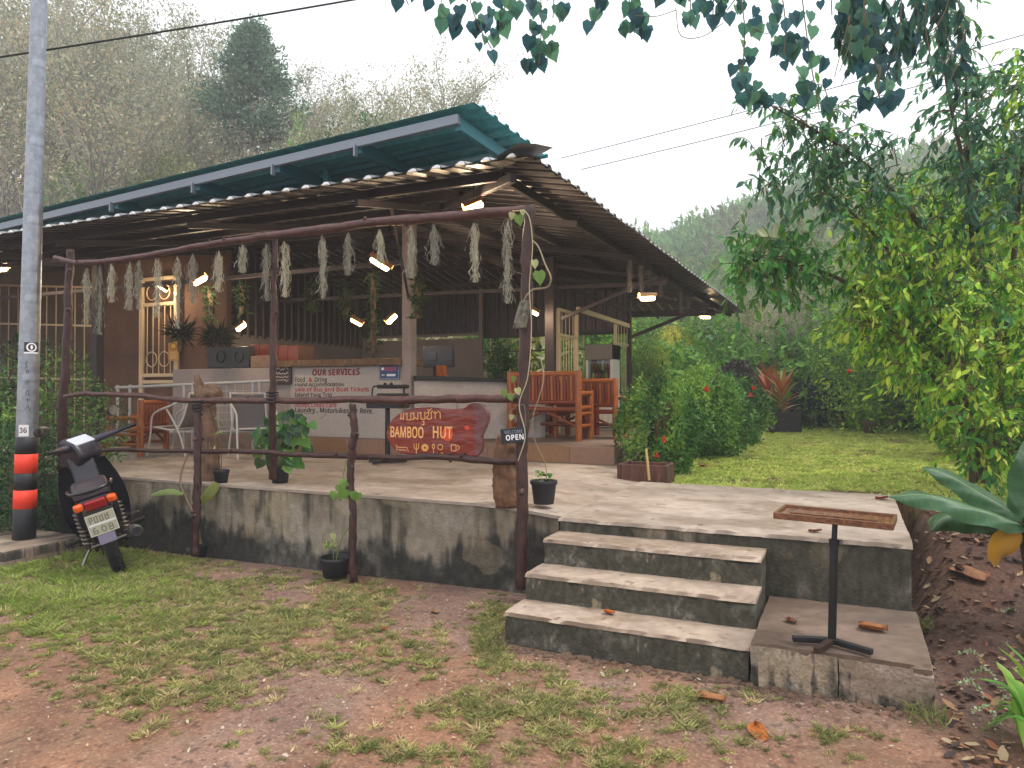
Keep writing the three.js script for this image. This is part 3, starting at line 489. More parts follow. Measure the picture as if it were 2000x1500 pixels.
// ---------- rustic rail of branches ----------
const DR = 5.13;
function branchG(pts, radii, seed, knobs = 8) {
  const R = rng(seed), n = 40, c = new THREE.CatmullRomCurve3(pts), P2 = [], rr = [], out = [];
  for (let i = 0; i <= n; i++) { const t = i / n, p = c.getPoint(t), k = t * (radii.length - 1), j = Math.min(radii.length - 2, Math.floor(k)); p.x += (R() - 0.5) * 0.012 + 0.006 * Math.sin(t * 23 + seed); p.y += (R() - 0.5) * 0.01 + 0.004 * Math.sin(t * 31 + seed * 2); p.z += (R() - 0.5) * 0.008; P2.push(p); rr.push(lerp(radii[j], radii[j + 1], k - j) * (0.8 + 0.16 * R())); }
  out.push(tubeG(P2, rr, 9, { wob: 0.06, seed, uvl: 0.6 }));
  for (let i = 0; i < knobs; i++) { const t = 0.04 + 0.92 * R(), j = Math.round(t * n), p = P2[j], tan = c.getTangent(t), d = rdir(R); d.addScaledVector(tan, -d.dot(tan)).normalize().addScaledVector(tan, 0.5).normalize(); const r = rr[j]; out.push(tubeG([p, p.clone().addScaledVector(d, r * 1.15), p.clone().addScaledVector(d, r * 1.6)], [r * 0.75, r * 0.5, r * 0.28], 7)); }
  return merged(out);
}
{
  const t = thing('rustic_rail', 'rustic fence of reddish peeled branches tied along the terrace edge', 'fence');
  const pd = (x, y, D = DR) => hitD(x, y, D);
  part('top_beam', branchG([pd(108, 503), pd(160, 514), pd(300, 496), pd(470, 468), pd(560, 457), pd(700, 438), pd(850, 424), pd(1040, 411)], [0.03, 0.035, 0.035, 0.045, 0.045, 0.05], 11, 14), M.rail, t);
  part('upper_rail', branchG([pd(128, 773), pd(180, 769), pd(260, 772), pd(390, 783), pd(530, 782), pd(700, 781), pd(860, 780), pd(1012, 777)], [0.026, 0.03, 0.032, 0.034, 0.04, 0.042], 12, 14), M.rail, t);
  part('lower_rail', branchG([pd(110, 877), pd(200, 879), pd(380, 881), pd(560, 886), pd(690, 892), pd(860, 894), pd(1018, 903)], [0.02, 0.025, 0.028, 0.03, 0.034], 13, 16), M.post, t);
  const D2 = DR - 0.1;
  const post = (pts, r, s) => part('post', branchG(pts.map(([x, y, D]) => pd(x, y, D ?? D2)), r, s, 6), M.post, t);
  post([[1036, 402], [1029, 520], [1028, 640], [1022, 780], [1020, 900], [1019, 1010], [1020, 1150]], [0.045, 0.05, 0.052, 0.052, 0.055], 21);
  post([[689, 788], [692, 850], [685, 900], [688, 1000], [690, 1135]], [0.035, 0.04, 0.036, 0.04], 22);
  post([[386, 788], [386, 900], [384, 1000], [380, 1085]], [0.038, 0.042, 0.042], 23);
  post([[538, 462, DR + 0.08], [535, 560, DR + 0.08], [534, 640, DR + 0.08], [532, 780, DR + 0.08], [533, 935, DR + 0.22]], [0.028, 0.034, 0.036, 0.04], 24);
  post([[138, 488, DR + 0.1], [134, 580, DR + 0.1], [130, 690, DR + 0.1], [124, 780, DR + 0.1], [121, 940, DR + 0.2]], [0.045, 0.05, 0.055, 0.06], 25);
  // bindings
  for (const [x, y, D] of [[532, 775, DR - 0.01], [386, 792, D2 - 0.0]]) { const p = pd(x, y, D); for (let i = 0; i < 4; i++) part('binding', place(new THREE.TorusGeometry(0.05, 0.008, 6, 16), p.x, p.y + (i - 1.5) * 0.026, p.z, Math.PI / 2 + (hash(i, 1, 2) - 0.5) * 0.3, (hash(i, 2, 2) - 0.5) * 0.3, 0), M.wire, t); }
}
// hanging moss
function mossG(L, w, seed) {
  const R = rng(seed), P3 = [], N = 150;
  const tri = (a, b, c) => { for (const v of [a, b, c]) P3.push(v.x, v.y, v.z); };
  for (let i = 0; i < N; i++) {
    const y0 = -L * Math.pow(R(), 1.15) * 0.93, len = Math.min(L + y0 + 0.02, 0.08 + 0.16 * R()); if (len < 0.02) continue; const dp = -y0 / L, wy = w * (1.15 - 0.95 * dp) * Math.min(1, 0.45 + dp * 4) * 0.5; let p = V3((R() - 0.5) * wy * 1.4, y0, (R() - 0.5) * wy * 1.4), d = V3((R() - 0.5) * 1.2 * (1 - dp), -1, (R() - 0.5) * 1.2 * (1 - dp)).normalize(); const k = 5, th = 0.0013 + 0.0008 * R();
    for (let s = 0; s < k; s++) { const q = p.clone().addScaledVector(d, len / k), sd = V3(R() - 0.5, R() - 0.5, R() - 0.5).cross(d).normalize().multiplyScalar(th); tri(p.clone().add(sd), p.clone().sub(sd), q.clone().add(sd)); tri(q.clone().add(sd), p.clone().sub(sd), q.clone().sub(sd)); p = q; d.x = d.x * 0.6 + (R() - 0.5) * 1.5 - p.x * 6; d.z = d.z * 0.6 + (R() - 0.5) * 1.5 - p.z * 6; d.y -= 0.35; d.normalize(); }
  }
  const g = new THREE.BufferGeometry(); g.setAttribute('position', new THREE.Float32BufferAttribute(P3, 3)); g.computeVertexNormals(); return g;
}
{
  const mats = [std('#a39f8e', 0.9), std('#8d8a7c', 0.9), std('#b3ad98', 0.9)], list = [[170, 524, 632], [195, 516, 652], [218, 514, 588], [253, 510, 604], [271, 508, 602], [308, 504, 618], [347, 499, 640], [377, 494, 590], [427, 486, 568], [474, 477, 530], [520, 475, 585], [557, 470, 578], [631, 459, 580], [680, 453, 535], [743, 448, 512], [803, 440, 540], [848, 436, 515], [928, 430, 548], [991, 425, 590]];
  list.forEach(([x, y0, y1], i) => {
    const a = hitD(x, y0, DR), b = hitD(x, y1, DR), m = lone('hanging_moss', mossG(a.y - b.y, 0.045 + 0.04 * hash(i, 2, 5), 300 + i), mats[i % 3], 'grey tuft of stringy moss hanging from the top beam of the rustic fence', 'moss', 'moss hanging from the branch beam'); m.position.copy(a);
  });
  const dm = std('#6f6a66', 0.9); [[1230, 487, 570, 9.6], [1252, 500, 575, 9.8], [1268, 505, 560, 10], [1290, 520, 580, 10.3], [1330, 552, 610, 11.5], [1345, 560, 600, 12], [1376, 575, 612, 13]].forEach(([x, y0, y1], i) => { const a = hitX(x, y0, XR - 0.55), b = hitX(x, y1, XR - 0.55); const m = lone('hanging_moss', mossG(a.y - b.y, 0.1, 340 + i), dm, 'thin dark strand of moss hanging from the side eave purlin', 'moss', 'moss hanging from the side eave'); m.position.copy(a); });
}
// ---------- carved shop sign ----------
function pxShape(pts, D, n = 60) { const c = new THREE.CatmullRomCurve3(pts.map(([x, y]) => hitD(x, y, D)), true), s = new THREE.Shape(); for (let i = 0; i < n; i++) { const p = c.getPoint(i / n); i ? s.lineTo(p.x, p.y) : s.moveTo(p.x, p.y); } return s; }
function planarUV(g, x0, x1, y0, y1) { const p = g.attributes.position, u = g.attributes.uv; for (let i = 0; i < p.count; i++) u.setXY(i, (p.getX(i) - x0) / (x1 - x0), (p.getY(i) - y0) / (y1 - y0)); return g; }
{
  const D = 5.2, t = thing('carved_name_sign', 'red varnished slab of wood carved with yellow lettering, hung under the rail', 'sign');
  const out = [[763, 838], [770, 822], [786, 808], [812, 799], [838, 797], [868, 800], [896, 800], [912, 798], [922, 791], [940, 790], [953, 802], [956, 818], [950, 836], [943, 852], [945, 870], [938, 888], [920, 893], [890, 890], [862, 884], [840, 888], [812, 886], [785, 882], [768, 866], [761, 850]];
  const sh = pxShape(out, D), g = place(new THREE.ExtrudeGeometry(sh, { depth: 0.03, bevelEnabled: true, bevelSize: 0.008, bevelThickness: 0.008, bevelSegments: 2 }), 0, 0, -D);
  const a = hitD(756, 898, D), b = hitD(960, 786, D);
  const mp = canvas(1632, 896, (c, w, h) => {   // 8 canvas px per photo px
    const R = rng(77), X = (x) => (x - 756) * 8, Yy = (y) => (y - 786) * 8;
    c.fillStyle = '#7a2c1a'; c.fillRect(0, 0, w, h);
    for (let i = 0; i < 700; i++) { const s = R(); c.strokeStyle = s < 0.5 ? 'rgba(70,12,18,0.3)' : s < 0.8 ? 'rgba(160,52,30,0.25)' : 'rgba(120,40,60,0.3)'; c.lineWidth = 2 + 9 * R(); const y = R() * h, x = R() * w; c.beginPath(); c.moveTo(x, y); c.bezierCurveTo(x + 90, y + 20 * (R() - 0.5), x + 170, y + 40 * (R() - 0.5), x + 260, y + 30 * (R() - 0.5)); c.stroke(); }
    c.fillStyle = 'rgba(104,66,68,0.85)'; c.beginPath(); c.moveTo(X(925), Yy(786)); c.bezierCurveTo(X(945), Yy(815), X(925), Yy(840), X(938), Yy(900)); c.lineTo(w, h); c.lineTo(w, 0); c.fill();
    c.fillStyle = 'rgba(150,90,92,0.5)'; c.beginPath(); c.moveTo(X(862), Yy(794)); c.bezierCurveTo(X(880), Yy(816), X(900), Yy(816), X(915), Yy(795)); c.fill();
    c.fillStyle = 'rgba(225,70,20,0.85)'; c.beginPath(); c.ellipse(X(882), Yy(844), 80, 110, 0, 0, 7); c.fill(); c.beginPath(); c.ellipse(X(919), Yy(832), 40, 30, 0, 0, 7); c.fill();
    c.fillStyle = '#a04a42'; for (let i = 0; i < 400; i++) c.fillRect(R() * w, R() * h, 2 + 5 * R(), 1 + 2 * R());
    const put = (txt, x0, x1, y0, y1, lw) => { c.font = `${(y1 - y0) * 8 * 1.38}px sans-serif`; const W = c.measureText(txt).width; c.save(); c.translate(X(x0), Yy(y1)); c.scale((x1 - x0) * 8 / W, 1); c.fillStyle = c.strokeStyle = '#e8aa63'; c.lineWidth = lw; c.fillText(txt, 0, 0); c.strokeText(txt, 0, 0); c.restore(); };
    put('BAMBOO', 767, 836, 833, 853, 9); put('HUT', 852, 891, 831, 852, 9);
    c.strokeStyle = '#e8aa63'; c.lineWidth = 13; c.lineJoin = c.lineCap = 'round';
    const S = (...p) => { c.beginPath(); p.forEach(([x, y], i) => i ? c.lineTo(X(x), Yy(y)) : c.moveTo(X(x), Yy(y))); c.stroke(); };
    // Thai name, drawn stroke by stroke
    S([790, 808], [790, 819], [788, 817]); S([795, 807], [795, 819], [793, 817]);
    S([799, 809], [802, 807], [802, 820], [810, 820], [810, 806]); S([813, 808], [816, 806], [816, 819], [813, 819], [818, 815], [824, 819], [824, 805]);
    S([827, 807], [830, 805], [830, 818], [838, 818], [838, 804]); S([833, 822], [836, 822], [836, 829], [832, 828]);
    S([841, 807], [846, 804], [845, 810], [841, 816], [846, 818], [851, 816], [850, 805], [853, 803]); S([843, 800], [846, 802], [851, 798]); S([855, 806], [858, 804], [858, 816], [858, 808], [864, 803], [868, 806], [868, 816]);
    // little pictures: bed, fork, wheel, spoon and bowl, cup
    c.lineWidth = 10; S([780, 868], [782, 874], [780, 880]); S([783, 872], [802, 872], [805, 879]); S([785, 877], [800, 877]);
    S([816, 865], [817, 873], [821, 876], [825, 873], [826, 864]); S([821, 864], [821, 888]); c.beginPath(); c.arc(X(838), Yy(871), 56, 0, 7); c.fillStyle = '#d89a52'; c.fill(); c.fillStyle = '#7d3a1c'; c.beginPath(); c.arc(X(838), Yy(871), 16, 0, 7); c.fill();
    c.beginPath(); c.ellipse(X(855), Yy(868), 18, 34, 0, 0, 7); c.stroke(); S([855, 873], [855, 884]); c.beginPath(); c.arc(X(868), Yy(869), 38, 0, 7); c.stroke(); S([862, 880], [874, 880]);
    c.strokeRect(X(889), Yy(864), 74, 88); c.beginPath(); c.arc(X(900), Yy(869), 34, -1.4, 1.4); c.stroke();
  });
  part('board', planarUV(g, a.x, b.x, a.y, b.y), std('#ffffff', 0.22, { map: mp, bumpMap: T.coarse, bumpScale: 0.006 }), t);
  for (const x of [791, 892]) part('hanging_wire', wireG([hitD(x, 779, DR - 0.05), hitD(x + 1, 790, D - 0.05), hitD(x, 802, D)], 0.003, 8), M.steel, t);
  // OPEN plate on the corner post
  const t2 = thing('open_sign', 'small black hanging plate with white open lettering on the corner post', 'sign'), DO = DR - 0.19;
  const p = [[979, 839], [1029, 833], [1030, 862], [981, 867]].map(([x, y]) => hitD(x, y, DO)), s2 = new THREE.Shape(); p.forEach((q, i) => i ? s2.lineTo(q.x, q.y) : s2.moveTo(q.x, q.y));
  const g2 = place(new THREE.ExtrudeGeometry(s2, { depth: 0.008, bevelEnabled: true, bevelSize: 0.003, bevelThickness: 0.002, bevelSegments: 1 }), 0, 0, -DO), a2 = hitD(978, 868, DO), b2 = hitD(1031, 832, DO);
  part('plate', planarUV(g2, a2.x, b2.x, a2.y, b2.y), std('#ffffff', 0.5, { map: canvas(848, 576, (c, w, h) => { c.fillStyle = '#161a24'; c.fillRect(0, 0, w, h); c.save(); c.translate(w / 2, h / 2); c.rotate(-0.1); c.fillStyle = '#8d93a0'; c.textAlign = 'center'; c.font = '140px sans-serif'; c.fillText('WELCOME', 0, -60, 580); c.fillStyle = '#f0f0f0'; c.font = 'bold 230px sans-serif'; c.fillText('OPEN', 30, 140, 590); c.restore(); }) }), t2);
  part('hanging_string', wireG([hitD(985, 839, DO), hitD(1000, 800, DO), hitD(1022, 790, DO), hitD(1026, 810, DO), hitD(1027, 834, DO)], 0.002, 14), M.steel, t2);
}
// ---------- signs on the counter ----------
{
  const D = 8.6, box = (x0, x1, y0, y1) => [hitD(x0, y1, D), hitD(x1, y0, D)];
  let [a, b] = box(741, 781, 709, 741);
  lone('beer_sign', planarUV(place(new THREE.BoxGeometry(b.x - a.x, b.y - a.y, 0.012), (a.x + b.x) / 2, (a.y + b.y) / 2, -D + 0.002), a.x, b.x, a.y, b.y), std('#ffffff', 0.4, { map: canvas(400, 320, (c, w, h) => { c.fillStyle = '#1a3766'; c.fillRect(0, 0, w, h); c.strokeStyle = '#8fa0bf'; c.lineWidth = 10; c.strokeRect(14, 14, w - 28, h - 28); c.fillStyle = '#e6e6ea'; c.beginPath(); c.arc(70, 110, 30, 0, 7); c.fill(); c.fillStyle = '#c4304a'; c.font = 'bold 96px sans-serif'; c.fillText('BEER', 110, 150, 260); c.fillStyle = '#cfd6e2'; c.fillRect(150, 215, 170, 42); c.fillRect(50, 225, 60, 18); }) }), 'small blue tin beer sign fixed to the counter wall', 'sign');
  [a, b] = box(533, 570, 713, 750);
  lone('notice_board', planarUV(place(new THREE.BoxGeometry(b.x - a.x, b.y - a.y, 0.02), (a.x + b.x) / 2, (a.y + b.y) / 2, -D + 0.01), a.x, b.x, a.y, b.y), std('#ffffff', 0.6, { map: canvas(300, 300, (c, w, h) => { c.fillStyle = '#2a1c20'; c.fillRect(0, 0, w, h); const R = rng(6); c.strokeStyle = '#cbb8b0'; c.lineWidth = 9; for (let r = 0; r < 4; r++) { c.beginPath(); c.moveTo(20, 60 + r * 62); for (let x = 20; x < 270; x += 16) c.lineTo(x, 60 + r * 62 + (R() - 0.5) * 40); c.stroke(); } }) }), 'dark little chalk notice board beside the painted services list', 'notice');
  [a, b] = [hitD(329, 705, 10.2), hitD(349, 665, 10.2)];
  lone('paper_notice', planarUV(place(new THREE.BoxGeometry(b.x - a.x, b.y - a.y, 0.012), (a.x + b.x) / 2, (a.y + b.y) / 2, -10.2), a.x, b.x, a.y, b.y), std('#ffffff', 0.7, { map: canvas(200, 400, (c, w, h) => { c.fillStyle = '#b98d4a'; c.fillRect(0, 0, w, h); c.fillStyle = '#8a6a2c'; c.beginPath(); c.arc(100, 110, 70, 0, 7); c.fill(); c.fillStyle = '#d9b23c'; c.beginPath(); c.arc(100, 110, 46, 0, 7); c.fill(); c.fillStyle = '#d8bd8a'; for (let i = 0; i < 4; i++) c.fillRect(30, 220 + i * 38, 140, 16); }) }), 'yellow printed notice with a round emblem by the ornate door', 'notice');
}
// ---------- black stand in front of the counter ----------
{
  const q = hitH(757, 905, TERR), t = thing('music_stand', 'black metal stand with tubular shelves before the painted counter', 'stand', V3(q.x, TERR, q.z)), D = -q.z, L = (x, y) => hitD(x, y, D).sub(q);
  part('pole', rodG(V3(0, 0.02, 0), L(757, 790), 0.035, 0.03), M.black, t); part('foot', barG(L(722, 901), L(793, 901), 0.04, 0.03), M.black, t); part('foot', barG(V3(0, 0.03, -0.3), V3(0, 0.03, 0.3), 0.04, 0.03), M.black, t);
  part('tray', barG(L(725, 792), L(789, 792), 0.22, 0.07), M.black, t);
  for (const y of [755, 772]) part('padded_bar', rodG(L(738, y), L(797, y), 0.026), M.black, t);
  part('upright', wireG([L(727, 792), L(727, 768), L(729, 756), L(742, 754)], 0.011, 12), M.black, t); part('upright', rodG(L(790, 790), L(789, 755), 0.012), M.black, t);
  for (const x of [752, 764]) part('knob', place(new THREE.SphereGeometry(0.022, 10, 8), ...L(x, 750).toArray()), M.black, t);
}
// ---------- bamboo furniture ----------
function bambooBench(label, w, dep, H, seatH) {
  const t = thing('bamboo_bench', label, 'bench', V3(), 0, 'bamboo benches on the terrace'), m = M.bamboo, d = M.bambooDark, r = 0.048;
  const arm = seatH + 0.24, node = (h) => { const q = []; for (let y = 0.15; y < h; y += 0.28) q.push(place(new THREE.TorusGeometry(r * 0.98, 0.006, 5, 14), 0, y, 0, Math.PI / 2)); return q; };
  const leg = (x, z, h) => { const l = part('leg', merged([rodG(V3(0, 0, 0), V3(0, h, 0), r, r * 0.95, 12), ...node(h)]), m, t); l.position.set(x, 0, z); };
  for (const s of [-1, 1]) { leg(s * w / 2, dep / 2, H); leg(s * w / 2, -dep / 2, arm + 0.02); }        // local +z = rear (towards the viewer)
  for (const [y, q] of [[H - 0.04, 0.035], [seatH + 0.1, 0.03], [seatH - 0.0, 0.034]]) part('back_rail', rodG(V3(-w / 2, y, dep / 2), V3(w / 2, y, dep / 2), q), y > H - 0.1 ? m : d, t);
  const n = Math.round(w / 0.052); for (let i = 0; i < n; i++) { const x = lerp(-w / 2 + 0.06, w / 2 - 0.06, i / (n - 1)); part('back_slat', rodG(V3(x, seatH + 0.09, dep / 2 - 0.01), V3(x + (hash(i, 3, 4) - 0.5) * 0.015, H - 0.05, dep / 2 + 0.0), 0.022 + 0.004 * hash(i, 1, 8), undefined, 7), i % 3 ? d : m, t); }
  const ns = Math.round(dep / 0.06); for (let i = 0; i < ns; i++) { const z = lerp(-dep / 2, dep / 2 - 0.05, i / (ns - 1)); part('seat_slat', rodG(V3(-w / 2, seatH, z), V3(w / 2, seatH, z), 0.024, undefined, 7), i % 2 ? m : d, t); }
  for (const s of [-1, 1]) { for (const [y, q] of [[arm - 0.02, 0.036], [seatH + 0.02, 0.033], [seatH - 0.06, 0.03], [0.2, 0.028]]) part('side_rail', rodG(V3(s * w / 2, y, -dep / 2), V3(s * w / 2, y, dep / 2), q), m, t); part('brace', rodG(V3(s * w / 2, seatH - 0.08, 0), V3(s * w / 2, 0.16, -dep / 2 + 0.05), 0.018), d, t); }
  for (const s of [-1, 1]) part('brace', rodG(V3(s * 0.05, seatH - 0.04, dep / 2), V3(s * (w / 2 - 0.04), 0.2, dep / 2), 0.02), d, t);
  part('stretcher', rodG(V3(-w / 2, 0.2, -dep / 2), V3(w / 2, 0.2, -dep / 2), 0.026), d, t);
  return t;
}
{
  const a = hitH(1130, 862, FLOOR), b1 = bambooBench('reddish bamboo bench seen from behind at the plinth edge beside the corner post', 1.02, 0.5, 0.96, 0.43); b1.position.set(a.x - 0.51, FLOOR, a.z - 0.25);
  const b = hitH(1205, 858, FLOOR), b2 = b1.clone(); b2.name = numbered('bamboo_bench'); b2.userData = { ...b1.userData, label: 'low bamboo bench half hidden by the clipped hedge' }; b2.position.set(b.x - 0.47, FLOOR, b.z - 0.23); b2.scale.set(0.92, 0.9, 0.92); b2.rotation.y = -0.06; scene.add(b2);
  const c = hitH(215, 890, TERR), b3 = b1.clone(); b3.name = numbered('bamboo_bench'); b3.userData = { ...b1.userData, label: 'orange bamboo armchair on the terrace behind the motorcycle' }; b3.position.set(c.x + 0.15, TERR, c.z - 0.3); b3.scale.set(0.72, 0.82, 1); b3.rotation.y = 2.0; scene.add(b3);
  const tb = thing('bamboo_table', 'bamboo table with crossed legs behind the high-backed bench', 'table', P(a.x - 0.6, FLOOR, -a.z + 1.15));
  part('table_top', place(boxG(0.9, 0.05, 0.7, 0.01), 0, 0.7, 0), M.bambooDark, tb); for (const [x, z] of [[-0.38, -0.28], [0.38, -0.28], [-0.38, 0.28], [0.38, 0.28]]) part('leg', rodG(V3(x, 0, z), V3(x, 0.68, z), 0.045), M.bambooDark, tb); part('stretcher', rodG(V3(-0.38, 0.2, 0.28), V3(0.38, 0.2, 0.28), 0.03), M.bambooDark, tb);
}
// ---------- metal chairs ----------
{
  const tube = (pts, r = 0.013) => tubeG(spline(pts, 22), r, 8);
  const mk = (label) => {
    const t = thing('metal_chair', label, 'chair', V3(), 0, 'white metal chairs on the terrace'), fm = std('#c9c6c4', 0.4), fab = std('#6b6668', 0.85, { bumpMap: T.fine, bumpScale: 0.002 });
    for (const s of [-0.27, 0.27]) { part('side_frame', tube([V3(0.3, 0, s), V3(0.25, 0.3, s), V3(0.22, 0.56, s), V3(0.16, 0.62, s), V3(-0.1, 0.72, s), V3(-0.28, 0.8, s)], 0.014), fm, t); part('leg', tube([V3(-0.3, 0, s), V3(-0.2, 0.3, s * 0.96), V3(-0.08, 0.52, s * 0.94), V3(0.0, 0.66, s)]), fm, t); part('back_frame', tube([V3(0.2, 0.4, s * 0.88), V3(-0.12, 0.37, s * 0.88), V3(-0.22, 0.5, s * 0.88), V3(-0.34, 0.88, s * 0.88)]), fm, t); }
    for (const [x, y] of [[0.22, 0.4], [-0.16, 0.38], [-0.34, 0.88]]) part('cross_bar', rodG(V3(x, y, -0.25), V3(x, y, 0.25), 0.012), fm, t);
    const g = new THREE.PlaneGeometry(0.47, 1, 4, 12), p = g.attributes.position, c = new THREE.CatmullRomCurve3([V3(0.21, 0.4, 0), V3(0, 0.375, 0), V3(-0.14, 0.385, 0), V3(-0.22, 0.5, 0), V3(-0.34, 0.87, 0)]); for (let i = 0; i < p.count; i++) { const q = c.getPoint(clamp(0.5 - p.getY(i))); p.setXYZ(i, q.x, q.y - 0.02 * (1 - Math.pow(p.getX(i) / 0.235, 2)), p.getX(i)); } g.computeVertexNormals(); part('sling_seat', g, fab, t);
    return t;
  };
  const c1 = mk('white tubular chair with grey sling beside the orange bamboo armchair'), a = hitH(330, 890, TERR); c1.position.set(a.x - 0.05, TERR, a.z - 0.2); c1.rotation.y = 3.4;
  const c2 = c1.clone(), b = hitH(495, 896, TERR); c2.name = numbered('metal_chair'); c2.userData = { ...c1.userData, label: 'white tubular chair with grey sling behind the leafy potted plant' }; c2.position.set(b.x - 0.25, TERR, b.z - 0.25); c2.rotation.y = 3.7; scene.add(c2);
  // grey railing in front of the counter
  const t = thing('tube_railing', 'pale grey tube railing with grid panel in front of the counter', 'railing'), D = 8.15, gm = std('#a9a9aa', 0.5), H = (x, y) => hitD(x, y, D), bs = TERR;
  const r = (n, a2, b2, q) => part(n, rodG(a2, b2, q, q, 8), gm, t);
  r('top_rail', H(226, 757), H(540, 744), 0.024); r('bottom_rail', H(226, 845), H(540, 842), 0.018);
  for (const x of [230, 254, 360, 377, 495, 508]) r('post', P(H(x, 750).x, bs, D), H(x, 752 - (x - 226) * 0.03), 0.024);
  for (let x = 395; x < 490; x += 16) r('bar', H(x, 843), H(x, 750), 0.005); for (let y = 765; y < 840; y += 14) r('bar', H(377, y), H(495, y - 2), 0.005);
}
// ---------- things on and behind the counter ----------
{
  const on = (x0, x1, y0, y1, D, dep) => { const a = hitD(x0, y1, D), b = hitD(x1, y0, D); return place(boxG(b.x - a.x, b.y - a.y, dep, 0.01), (a.x + b.x) / 2, (a.y + b.y) / 2, -D - dep / 2); };
  const sp = thing('loudspeaker_box', 'black speaker cabinet standing on the left end of the counter', 'speaker'); part('cabinet', on(404, 487, 676, 719, 8.66, 0.12), M.black, sp); for (const x of [430, 465]) { const q = hitD(x, 697, 8.65); part('cone', place(new THREE.TorusGeometry(0.09, 0.014, 8, 20), q.x, q.y, q.z), M.darkgrey, sp); }
  const cb = thing('wooden_cabinet', 'red-brown wooden cabinet behind the counter next to the black speaker', 'cabinet'); for (let i = 0; i < 5; i++) part('panel', on(488 + i * 18.6, 506 + i * 18.6, 672 + i * 0.6, 706, 9.0, 0.03), M.bambooDark, cb); part('body', on(488, 581, 673, 706, 9.04, 0.4), std('#5a2c1c', 0.6, { map: T.wood }), cb);
  lone('carton', on(489, 530, 694, 719, 8.64, 0.14), std('#b59a86', 0.8, { map: T.plaster }), 'pale carton lying on the counter before the wooden cabinet', 'box');
  const tv = thing('television', 'dark flat television seen from behind on the low counter', 'television'); part('housing', on(825, 884, 675, 718, 9.6, 0.07), std('#171a2e', 0.4), tv); part('stand', on(845, 868, 716, 736, 9.62, 0.05), M.black, tv); part('vent', on(838, 852, 688, 704, 9.59, 0.012), std('#23283e', 0.5), tv);
  lone('wooden_ornament', on(852, 868, 714, 735, 9.4, 0.08), M.bamboo, 'small orange wooden ornament below the television', 'ornament');
  const fz = thing('drinks_fridge', 'tall glass-door drinks fridge behind the folding lattice doors', 'fridge'); { const D = 13.6, a = hitD(1144, 740, D), b = hitD(1196, 672, D), y1 = b.y; const bx = (n, x0, x1, h0, h1, d0, d1, m) => part(n, planBox(x0, x1, h0, h1, d0, d1, 0.008), m, fz); bx('back', a.x, b.x, FLOOR, y1, D + 0.5, D + 0.55, M.darkgrey); bx('side', a.x, a.x + 0.05, FLOOR, y1, D, D + 0.5, M.white); bx('side', b.x - 0.05, b.x, FLOOR, y1, D, D + 0.5, M.white); bx('header', a.x, b.x, y1 - 0.3, y1, D - 0.03, D + 0.5, std('#6f6a68', 0.5)); bx('base', a.x + 0.05, b.x - 0.05, FLOOR, FLOOR + 0.2, D, D + 0.5, M.darkgrey); for (let k = 1; k < 5; k++) { const h = FLOOR + 0.2 + k * (y1 - 0.5 - FLOOR) / 5; bx('shelf', a.x + 0.05, b.x - 0.05, h, h + 0.015, D + 0.05, D + 0.48, M.steel); for (let i = 0; i < 6; i++) part('bottle', place(latheG([[0, 0], [0.032, 0], [0.034, 0.13], [0.012, 0.19], [0.012, 0.23], [0, 0.23]], 10), lerp(a.x + 0.11, b.x - 0.11, i / 5), h + 0.015, -D - 0.15), std(['#7d5a2a', '#8f2a22', '#2c5a34', '#b5a26a'][(i + k) % 4], 0.25), fz); } bx('glass_door', a.x + 0.05, b.x - 0.05, FLOOR + 0.2, y1 - 0.31, D - 0.012, D - 0.006, M.glass); }
  const rd = thing('white_crate', 'white slatted crate under the far bamboo bench', 'crate', hitH(1182, 835, FLOOR)); for (let i = 0; i < 4; i++) part('slat', place(boxG(0.1, 0.36, 0.02), -0.165 + i * 0.11, 0.2, 0.16), M.white, rd); part('body', place(boxG(0.44, 0.38, 0.28), 0, 0.2, 0), M.white, rd);
}
